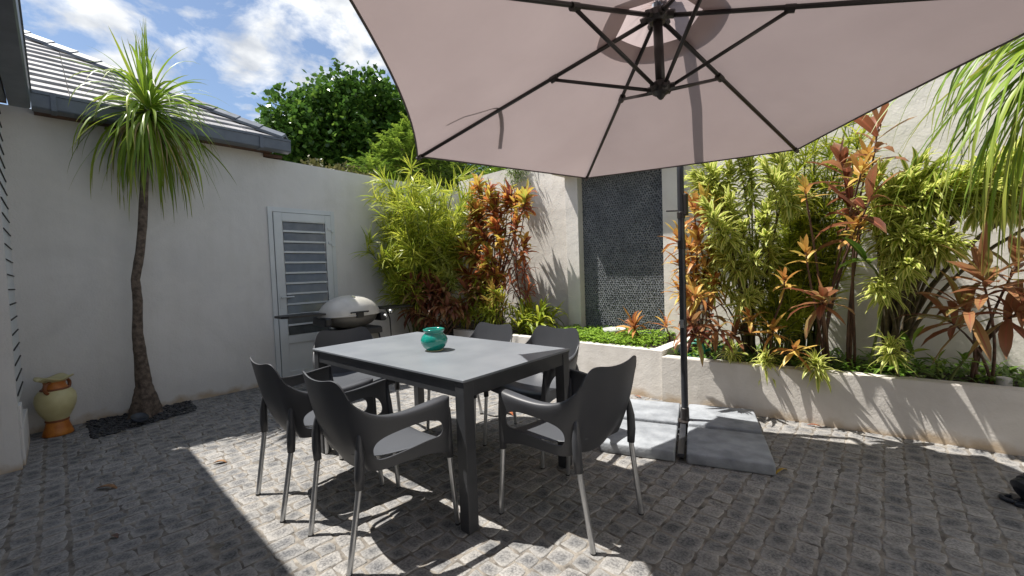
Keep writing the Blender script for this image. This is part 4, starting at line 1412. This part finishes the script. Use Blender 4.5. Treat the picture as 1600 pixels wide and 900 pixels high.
plant('song_of_india', 'small yellow striped dracaena between the bamboo palm and the croton', 'plant', (.72, 3.85, .42),
      [((.75, 3.60, 1.62), (-.1, -.6, 1), .35, 2), ((.85, 3.68, 1.45), (.2, -.8, .8), .3, 2), ((.62, 3.62, 1.42), (-.4, -.7, .8), .25, 1.6), ((.78, 3.55, 1.22), (0, -1, .5), .2, 1.5)],
      L['song'], M['stem'], n=44, Lf=.16, W=.016, spread=(10, 115), droop=.6, extra=3, jit=.07)
plant('green_shrub', 'low green and yellow narrow leaved shrub in the corner bed behind the far chairs', 'plant', (1.45, 4.05, .42),
      [((1.05, 3.88, .74), (-.3, -.7, .8), .15), ((1.25, 3.84, .70), (0, -.9, .7), .15), ((1.45, 3.84, .76), (.1, -.8, .8), .15), ((1.62, 3.86, .70), (.2, -.8, .8), .15), ((1.15, 3.95, .95), (0, -.7, 1), .2),
       ((1.38, 3.92, .98), (0, -.7, 1), .2), ((.95, 3.86, .60), (-.3, -.9, .4), .12), ((1.7, 3.95, .9), (.3, -.6, .8), .2)],
      L['bamboo'], M['cane'], n=36, Lf=.21, W=.011, spread=(10, 110), droop=.8, extra=14)
plant('broad_leaf_plant', 'bright green broad leaved clump beside the left pillar, behind the far chairs', 'plant', (2.0, 4.2, .42),
      [((1.95, 4.05, .60), (0, -.3, 1), .1), ((2.15, 4.15, .62), (.3, -.2, 1), .1), ((1.85, 4.2, .66), (-.2, 0, 1), .1), ((2.05, 4.3, .62), (0, 0, 1), .1), ((2.2, 4.35, .60), (.5, 0, 1), .1)],
      L['bamboo'], M['cane'], n=18, Lf=.34, W=.024, spread=(15, 85), droop=1.0, extra=5, jit=.1)
plant('croton', 'small yellow leaved croton low in front of the maroon cordyline', 'plant', (1.62, 3.95, .42),
      [((1.62, 3.85, 1.02), (0, -.5, 1), .15), ((1.72, 3.9, .86), (.3, -.7, .8), .15), ((1.52, 3.86, .86), (-.3, -.8, .7), .15)],
      L['orange'], M['redstem'], n=22, Lf=.18, W=.020, spread=(15, 100), droop=.5, tint=(.6, 1))

# ground cover of the raised planter
g = MB(); r_ = random.Random(31)
for i in range(2600):
    x = r_.uniform(2.35, 3.79); y = r_.uniform(3.80, 4.66)
    if y < 3.85 and r_.random() < .5: continue
    edge = 1 if x < 3.55 else max(0, (3.80 - x) / .25)
    if r_.random() > edge: continue
    z = .43 + r_.uniform(0, .085)
    for k in range(4):
        az = r_.uniform(0, 2 * PI)
        g.leaf((x, y, z), (math.cos(az), math.sin(az), r_.uniform(.1, .9)), r_.uniform(.02, .036), r_.uniform(.007, .011), droop=.6, n=3, tint=r_.random(), fold=.2, shape=.55)
tag(g.build('ground_cover', L['cover'], leaf=True, smooth=True), 'bright green ground cover filling the raised planter', 'ground cover', kind='stuff')
plant('cordyline', 'single orange and green cordyline rosette in the raised planter, before the pebble panel', 'plant', (3.42, 4.25, .43),
      [((3.42, 4.22, .60), (0, -.2, 1), .05)], L['orange'], M['redstem'], n=20, Lf=.27, W=.026, spread=(15, 85), droop=.7, tint=(0, .8))
plant('cordyline', 'small orange cordyline rosette at the right end of the raised planter', 'plant', (3.68, 4.45, .43),
      [((3.70, 4.4, .62), (.1, -.2, 1), .05)], L['orange'], M['redstem'], n=14, Lf=.20, W=.018, spread=(15, 85), droop=.7, tint=(0, .8))
cbw = thing('white_bowl', 'white ceramic bowl half hidden in the ground cover by the pebble panel', 'bowl', (3.05, 4.45, .43))
g = MB(); g.lathe([(0, .0), (.06, .0), (.12, .05), (.135, .095), (.128, .098), (.11, .06), (0, .02)], n=32); g.build('bowl_body', M['ceramic'], cbw, smooth=True)

# right bed
SG = 'yellow striped dracaenas along the right wall'
plant('orange_cordyline', 'slim orange leaved cordyline standing just behind the parasol mast', 'plant', (4.05, 4.32, .36),
      [((4.214, 3.793, 1.773), (0, -.2, 1), .15), ((4.101, 3.955, 1.434), (-.3, -.3, 1), .15), ((4.238, 3.801, 1.475), (.2, -.4, 1), .25), ((4.128, 3.891, 1.250), (0, -.6, .8), .2), ((4.255, 3.948, 1.222), (.4, -.5, .8), .2),
       ((4.155, 3.642, 0.990), (-.5, -.5, .6), .15)],
      L['orange'], M['redstem'], n=26, Lf=.21, W=.020, spread=(12, 105), droop=.7, extra=6, jit=.08)
plant('cordyline', 'bronze red cordyline low behind the parasol mast beside the green hose', 'plant', (4.18, 4.22, .36),
      [((4.250, 3.532, 0.793), (-.3, -.7, .9), .15), ((4.281, 3.923, 0.869), (.1, -.6, 1), .2), ((4.451, 3.643, 0.726), (.4, -.8, .6), .15), ((4.277, 3.543, 0.674), (0, -1, .4), .12), ((4.482, 4.024, 0.639), (.5, -.5, .7), .12)],
      L['cordy'], M['redstem'], n=18, Lf=.24, W=.021, spread=(15, 110), droop=.8)
plant('song_of_india', 'tall yellow striped dracaena clump right of the mast, several drooping heads under the canopy edge', 'plant', (4.50, 4.38, .36),
      [((4.223, 3.875, 2.025), (-.7, -.1, .9), .25, 2.2), ((4.310, 3.998, 1.945), (-.2, -.5, 1), .35, 2.6), ((4.478, 3.850, 1.752), (0, -.7, .8), .4, 2.6), ((4.616, 3.982, 2.208), (0, -.1, 1), .5, 3.4), ((4.430, 3.638, 1.574), (-.3, -.8, .7), .3, 2),
       ((4.570, 3.887, 1.529), (.1, -.8, .7), .35, 2), ((4.401, 3.937, 1.298), (-.2, -.9, .5), .3, 2), ((4.674, 3.808, 1.278), (.3, -.9, .5), .3, 2), ((4.323, 3.907, 1.109), (-.5, -.8, .5), .25, 1.6), ((4.771, 3.922, 1.717), (.4, -.5, .8), .35, 2.2)],
      L['song'], M['stem'], group=SG, n=40, Lf=.17, W=.0165, spread=(8, 118), droop=.65, extra=16, jit=.15)
plant('song_of_india', 'long yellow striped dracaena branch reaching sideways out of the right edge', 'plant', (5.50, 4.40, .36),
      [((6.50, 4.02, 1.72), (1, 0, .04), .62, 5.5), ((6.02, 3.95, 1.66), (1, -.1, .10), .50, 5), ((5.70, 3.9, 1.70), (.6, -.4, .4), .35, 3.2), ((5.42, 3.85, 1.80), (.1, -.3, 1), .3, 2.4), ((6.15, 4.15, 1.90), (.8, 0, .5), .5, 3.5),
       ((5.62, 3.95, 1.86), (.4, -.2, .9), .35, 2.6), ((5.42, 3.8, 1.52), (-.2, -.8, .6), .35, 2.4), ((5.56, 3.75, 1.42), (.2, -.9, .5), .35, 2.6), ((5.58, 3.75, 1.20), (.1, -1, .3), .3, 2.6),
       ((5.68, 3.8, 1.34), (.4, -.9, .3), .3, 2.4), ((5.44, 3.8, 1.08), (-.1, -1, .2), .22, 1.8)],
      L['song'], M['stem'], group=SG, n=36, Lf=.17, W=.0165, spread=(8, 118), droop=.65, stem_r=.012, extra=14, jit=.12)
for (p, lab, n_) in (((4.74, 3.83, .47), 'low striped dracaena rosette hanging over the planter edge nearest the mast', 1.0), ((5.07, 3.82, .47), 'low striped dracaena rosette over the planter edge below the bronze rosette', 1.2),
                     ((5.49, 3.90, .62), 'striped dracaena rosette low on a short stem, right of the centre of the low planter', 1.2), ((4.48, 3.86, .50), 'low striped dracaena tuft beside the green hose', .9)):
    plant('striped_rosette', lab, 'plant', (p[0], p[1] + .12, .36), [(p, (0, -.5, .9), .08, n_)], L['song'], M['stem'], n=50, Lf=.17, W=.014, spread=(8, 112), droop=1.0, group='low striped rosettes on the planter edge')


def papyrus(name, label, base, tops, seed):
    r_ = random.Random(seed); base = Vector(base)
    t = thing(name, label, 'plant', base)
    s_, f_ = MB(), MB()
    for C in tops:
        c0 = Vector(C) - base; b0 = Vector((r_.uniform(-.12, .12), r_.uniform(-.08, .08), -.02))
        mid = b0.lerp(c0, .55) + Vector((0, 0, .1))
        pts = [b0 * (1 - u) ** 2 + mid * 2 * u * (1 - u) + c0 * u * u for u in [k / 8 for k in range(9)]]
        s_.tube(pts, [.0075 - .0005 * k for k in range(9)], n=5)
        for k in range(3, 9):
            p = pts[k]
            for m in range(20 if k == 8 else 12):
                a2 = r_.uniform(0, 2 * PI); el = R(r_.uniform(0, 70))
                f_.leaf(p, (math.cos(a2) * math.cos(el), math.sin(a2) * math.cos(el), math.sin(el)), r_.uniform(.12, .22), .0055, droop=r_.uniform(.2, .7), n=3, tint=r_.random(), fold=0, twist=r_.uniform(-1, 1), shape=.3, w0=.5)
    s_.build('stem', M['cane'], t, smooth=True)
    f_.build('foliage', L['bamboo'], t, leaf=True, smooth=True)


r_ = random.Random(8)
papyrus('bamboo', 'tall thin stemmed bamboo clump with fine leaves in the middle of the right bed', (4.92, 4.45, .36), [(4.70 + .62 * r_.random(), 4.25 + .3 * r_.random(), 1.3 + 1.15 * r_.random()) for _ in range(64)], 13)
papyrus('bamboo', 'thin bamboo stems low between the striped dracaena clump and the bronze rosette', (4.72, 4.3, .36), [(4.50 + .6 * r_.random(), 4.1 + .3 * r_.random(), .75 + .6 * r_.random()) for _ in range(26)], 14)
plant('cordyline', 'tall cordyline with large bronze leaves rising above the right bed below the palm', 'plant', (5.28, 4.30, .36),
      [((5.427, 3.890, 2.204), (.1, -.1, 1), .30, .75), ((5.211, 4.025, 1.991), (-.2, -.3, 1), .28, .9), ((5.261, 3.970, 1.642), (-.1, -.5, .9), .28, .9), ((5.395, 3.657, 1.659), (.4, -.4, .8), .2, .6)],
      L['cordy'], M['redstem'], n=17, Lf=.29, W=.036, spread=(12, 92), droop=.6, stem_r=.0085, shape=.55, tint=(.05, .8))
plant('cordyline', 'open star shaped bronze rosette facing the camera low in the right bed', 'plant', (5.14, 4.20, .36),
      [((5.14, 3.53, .98), (0, -.55, .8), .06)], L['cordy'], M['redstem'], n=18, Lf=.26, W=.029, spread=(20, 105), droop=.6, stem_r=.012, tint=(.3, .9))
plant('croton', 'yellow and orange croton tips in the right bed beside the tall bronze cordyline', 'plant', (5.05, 4.28, .36),
      [((5.031, 3.642, 1.771), (-.1, -.3, 1), .08, .8), ((5.364, 3.961, 1.994), (.1, -.4, 1), .14), ((5.345, 3.705, 1.858), (.2, -.6, .8), .1), ((5.314, 3.762, 1.482), (.2, -.7, .7), .12), ((5.035, 3.644, 1.313), (0, -.6, .8), .1, .7)],
      L['orange'], M['redstem'], n=18, Lf=.14, W=.017, spread=(12, 95), droop=.3, tint=(.5, 1))
plant('croton', 'small orange and yellow croton shoots low between the mast and the star shaped rosette', 'plant', (4.72, 4.15, .36),
      [((4.62, 3.85, .80), (-.1, -.5, .9), .08), ((4.80, 3.80, .72), (.2, -.6, .8), .08), ((4.88, 3.78, 1.12), (0, -.6, .8), .1), ((4.95, 3.75, .58), (.2, -.7, .5), .08)],
      L['orange'], M['redstem'], n=14, Lf=.17, W=.020, spread=(15, 100), droop=.6, tint=(.1, .9))
plant('broad_leaf_plant', 'single broad bright green leaf plant in the middle of the right bed', 'plant', (5.35, 4.2, .36),
      [((5.36, 3.75, 1.24), (-.5, -.5, .5), .04, .5), ((5.60, 4.0, .62), (-.1, -.4, 1), .1, .7)], L['green'], M['cane'], n=9, Lf=.26, W=.034, spread=(25, 90), droop=.4, shape=.5)
plant('cordyline', 'spreading olive and bronze cordyline on red stems at the far right of the bed', 'plant', (5.95, 4.28, .36),
      [((5.886, 3.702, 1.133), (-.2, -.3, 1), .15), ((6.054, 3.836, 1.222), (.3, -.3, 1), .2), ((5.804, 3.789, 0.945), (-.5, -.5, .7), .15), ((6.056, 3.886, 0.895), (.3, -.8, .5), .15), ((6.154, 3.927, 0.998), (.6, -.3, .7), .15), ((5.769, 4.041, 0.817), (-.7, -.2, .6), .1)],
      L['cordy'], M['redstem'], n=15, Lf=.31, W=.028, spread=(20, 98), droop=.6, stem_r=.008, tint=(.35, 1), shape=.5)
plant('green_sprout', 'young bright green sprouts near the front edge of the low planter on the right', 'plant', (5.78, 4.12, .36),
      [((5.72, 4.02, .52), (0, -.4, 1), .04), ((5.85, 4.05, .56), (.2, -.3, 1), .04), ((5.63, 4.05, .48), (-.2, -.3, 1), .04)], L['green'], M['cane'], n=9, Lf=.10, W=.015, spread=(25, 85), droop=.4)
# leaf litter and low growth under the shrubs
g = MB(); r_ = random.Random(77)
for i in range(1700):
    x = r_.uniform(3.95, 6.9); y = r_.uniform(lpy(x) + .13, 4.70)
    az = r_.uniform(0, 2 * PI)
    g.leaf((x, y, .375 + r_.uniform(0, .05)), (math.cos(az), math.sin(az), r_.uniform(0, 1.2)), r_.uniform(.05, .14), r_.uniform(.006, .014), droop=.8, n=3, tint=r_.random() * .7, fold=.2)
tag(g.build('undergrowth', L['green'], leaf=True, smooth=True), 'low dark undergrowth covering the soil of the long low planter', 'ground cover', kind='stuff')

# ivy on top of the wall
g = MB(); r_ = random.Random(17)
t = thing('climbing_fern', 'small tuft of green fern hanging over the cream wall left of the pillar', 'plant', (1.40, 4.68, 2.80))
for i in range(420):
    x = r_.gauss(.0, .10); z = -abs(r_.gauss(0, .17)) + .05
    az = r_.uniform(0, 2 * PI)
    g.leaf((x, r_.uniform(-.08, .06), z), (math.cos(az), math.sin(az) - .4, r_.uniform(-.6, .8)), r_.uniform(.05, .12), .006, droop=.9, n=3, tint=r_.random() * .8, fold=0)
g.build('foliage', L['feather'], t, leaf=True)
g = MB(); g.tube([(0, .05, .02), (0, -.04, .0), (.02, -.07, -.2)], .005, n=5); g.build('stem', M['cane'], t)

# ------------------------------------------------------------------ hose, tub, pipe, lamp, fallen leaves
hz_ = thing('garden_hose', 'coiled bright green garden hose in the low planter behind the mast', 'hose', (4.12, 4.02, .38))
g = MB(); pts = []
for i in range(120):
    a = i * .26; rr = .075 + .02 * math.sin(i * .07)
    pts.append((rr * math.cos(a), .03 * math.sin(i * .2), .075 + rr * math.sin(a) + .004 * math.sin(i)))
g.tube(pts, .009, n=7); pts = [(.08, 0, .06), (.16, .02, .10), (.28, .05, .13), (.38, .02, .08)]; g.tube(pts, .012, n=7)
g.build('coil', M['hose'], hz_, smooth=True)
g = MB(); g.lathe([(0, 0), (.055, 0), (.062, .09), (.055, .095), (0, .09)], c=(-.12, .02, .0), n=18, M=Matrix.Rotation(R(25), 4, 'Y')); g.build('hose_reel_drum', M['lamp'], hz_, smooth=True)

pc = thing('pipe_cap', 'short pale grey pipe with screw cap standing on the right end of the low planter', 'pipe', (6.03, 4.10, .36))
g = MB(); g.tube([(0, 0, -.02), (0, 0, .06)], .030, n=20); g.build('pipe', M['pvc'], pc)
g = MB(); g.lathe([(.034, .03), (.036, .034), (.036, .085), (.032, .09), (0, .09)], n=20); g.build('cap', M['pvc'], pc)

fl_ = thing('floor_lamp_spot', 'dark blue ribbed floor spotlight lying on the paving at the right edge', 'lamp', (6.01, 3.19, 0))
Mx = Matrix.Translation((0, 0, .085)) @ Matrix.Rotation(R(35), 4, 'Z') @ Matrix.Rotation(R(60), 4, 'Y')
g = MB(); g.lathe([(0, .06), (.062, .06), (.070, .05), (.070, .030), (.063, .028), (.063, .016), (.070, .014), (.070, -.004), (.062, -.008), (.060, -.02), (.068, -.024), (.066, -.04), (.04, -.055), (0, -.055)], n=28, M=Mx)
g.build('head', M['lamp'], fl_, smooth=False)
g = MB(); g.box((-.07, -.06, .0), (.09, .06, .022), bev=.006); g.tube([(0, -.05, .02), (0, -.052, .08)], .008, n=8); g.tube([(0, .05, .02), (0, .052, .08)], .008, n=8); g.build('base_plate', M['lamp'], fl_)
g = MB(); g.tube([(-.05 - .055 * math.sin(a_), .035 * math.cos(a_) + .0, .012) for a_ in [PI * k_ / 10 for k_ in range(11)]], .012, n=8); g.build('cable', M['lamp'], fl_, smooth=True)


def fallen(label, m, x, y, L_, W_, rz, cat='leaf', curl=.25):
    g = MB(); g.leaf((0, 0, .006), (math.cos(rz), math.sin(rz), curl), L_, W_, droop=curl * 2.2, n=8, tint=.5, fold=.45, twist=.15)
    o = g.build('fallen_leaf', m, smooth=True, loc=(x, y, 0.002))
    sm = o.modifiers.new('t', 'SOLIDIFY'); sm.thickness = .0012; bake(o)
    tag(o, label, 'leaf', 'fallen leaves on the paving')


fallen('curled dry brown leaf lying in the shade left of the chairs', M['deadleaf'], 1.88, .10, .13, .020, R(48))
fallen('pale dry leaf lying just inside the sunlit corner near the palm bed', M['deadleaf'], 2.05, .66, .09, .018, R(60))
fallen('small dark shrivelled leaf lying in the shade near the bottom left', M['redstem'], 2.62, .12, .05, .012, R(20))
fallen('yellow fallen leaf at the corner of the shaded front slab', M['yellowleaf'], 4.99, 2.78, .14, .010, R(75))
fallen('orange fallen leaf on the paving seen under the table', M['orangeleaf'], 2.95, 2.62, .13, .02, R(5))
fallen('second orange fallen leaf beside it under the table, closer to the planter', M['orangeleaf'], 2.72, 3.0, .12, .02, R(120))
fallen('reddish fallen leaf against the foot of the low planter wall', M['orangeleaf'], 5.02, 3.78, .10, .012, R(10))
fallen('pink brown fallen leaf at the foot of the raised planter corner', M['orangeleaf'], 3.66, 3.70, .08, .012, R(-15))

# ------------------------------------------------------------------ trees beyond the wall
def crown_tree(name, label, base, H, blobs, lm, nleaf, lsize, seed, wratio=.42, seg=2, cluster=9, frond=False):
    r_ = random.Random(seed); base = Vector(base)
    t = thing(name, label, 'tree', base)
    g = MB()
    g.tube([(0, 0, -.1), (.05, 0, H * .3), (-.05, .05, H * .55)], [.16, .12, .09], n=10)
    for b in blobs:
        c = Vector(b[0]) - base
        g.tube([Vector((-.02, .02, H * .4)), Vector((0, 0, H * .5)).lerp(c, .5), c], [.07, .045, .02], n=6)
    g.build('trunk', M['bark'], t, smooth=True)
    f_ = MB()
    tot = sum(b[1] ** 2 for b in blobs)
    for (c, rad) in blobs:
        c = Vector(c) - base
        k = int(nleaf * rad ** 2 / tot / cluster)
        for i in range(k):
            d = Vector((r_.gauss(0, 1), r_.gauss(0, 1), r_.gauss(0, 1))).normalized()
            q = rad * (r_.random() ** .28) * (1 + .18 * math.sin(d.x * 7 + c.x * 3) * math.cos(d.z * 6 + c.z))
            p = c + Vector((d.x * q, d.y * q, d.z * q * .85))
            if frond:
                ax = (d * .7 + Vector((r_.uniform(-1, 1), r_.uniform(-1, 1), r_.uniform(-.2, 1.0)))).normalized()
                sd_ = ax.cross(Vector((0, 0, 1))).normalized()
                q2 = p.copy(); tt = r_.random()
                for m in range(cluster):
                    sgn = 1 if m % 2 else -1
                    dd = (ax * .55 + sd_ * sgn + Vector((0, 0, r_.uniform(-.2, .25)))).normalized()
                    f_.leaf(q2, dd, lsize * (1.15 - .6 * m / cluster) * r_.uniform(.85, 1.1), lsize * wratio, droop=.3, n=seg, tint=min(1, max(0, tt + r_.uniform(-.15, .15))), fold=0, twist=r_.uniform(-.4, .4), shape=.5)
                    if sgn == 1:
                        q2 = q2 + ax * lsize * .28; ax = (ax + Vector((0, 0, -.07))).normalized()
                continue
            for m in range(cluster):
                o_ = Vector((r_.gauss(0, 1), r_.gauss(0, 1), r_.gauss(0, 1))) * lsize * .9
                dd = (d * .8 + Vector((r_.uniform(-1, 1), r_.uniform(-1, 1), r_.uniform(-.7, .8)))).normalized()
                f_.leaf(p + o_, dd, lsize * r_.uniform(.7, 1.2), lsize * wratio * r_.uniform(.8, 1.2), droop=.3, n=seg, tint=min(1, max(0, r_.gauss(.45, .28))), fold=0, twist=r_.uniform(-1, 1), shape=.5)
    f_.build('crown', lm, t, leaf=True)
    return t


crown_tree('sea_grape_tree', 'dense glossy dark green broadleaf tree rising highest beyond the shaded wall', (-4.6, 6.0, 0), 5.2,
           [((-4.4, 5.2, 5.22), 1.1), ((-4.6, 4.2, 4.75), .95), ((-4.3, 5.0, 4.3), 1.2), ((-4.4, 3.85, 4.0), .85), ((-4.5, 6.2, 5.2), 1.2), ((-4.4, 6.4, 4.0), 1.3), ((-4.2, 7.4, 4.6), 1.2), ((-4.6, 7.4, 5.4), .9), ((-4.2, 4.6, 3.4), .9)],
           L['tree'], 42000, .115, 3, wratio=.5, cluster=16)
crown_tree('feathery_tree', 'lighter feathery green tree in front of the dark one, beside the canopy corner', (-1.3, 5.3, 0), 3.4,
           [((-1.5, 4.6, 3.80), .30), ((-1.5, 5.0, 4.0), .38), ((-1.5, 4.3, 3.40), .32), ((-1.4, 4.75, 3.4), .5), ((-1.2, 5.3, 3.3), .55), ((-1.5, 5.5, 3.9), .5), ((-.6, 5.9, 3.0), .6), ((.1, 6.1, 2.95), .6), ((-1.5, 3.8, 3.1), .25)],
           L['feather'], 26000, .085, 5, wratio=.13, cluster=22, frond=True)
crown_tree('feathery_shrub', 'small feathery shrub showing above the middle of the shaded wall', (-1.2, 4.0, 0), 2.8,
           [((-1.3, 4.0, 2.95), .38), ((-1.2, 4.45, 2.9), .35)], L['feather'], 6000, .075, 6, wratio=.13, cluster=20, frond=True)
crown_tree('olive_shrub', 'olive brown shrub peeping over the wall at the end of the gutter', (-.9, 2.9, 0), 2.7,
           [((-1.0, 2.75, 2.78), .26), ((-1.0, 3.2, 2.80), .24), ((-.95, 3.55, 2.76), .2)], L['olive'], 3000, .055, 7, wratio=.35)
crown_tree('dark_hedge_tree', 'dark tree filling the gap beyond the corner of the walls under the canopy', (0.6, 8.2, 0), 4.0,
           [((-.6, 8.0, 3.1), 1.0), ((.8, 8.0, 3.2), 1.0), ((-2.2, 8.2, 3.4), 1.1)], L['tree'], 9000, .11, 9, wratio=.4)
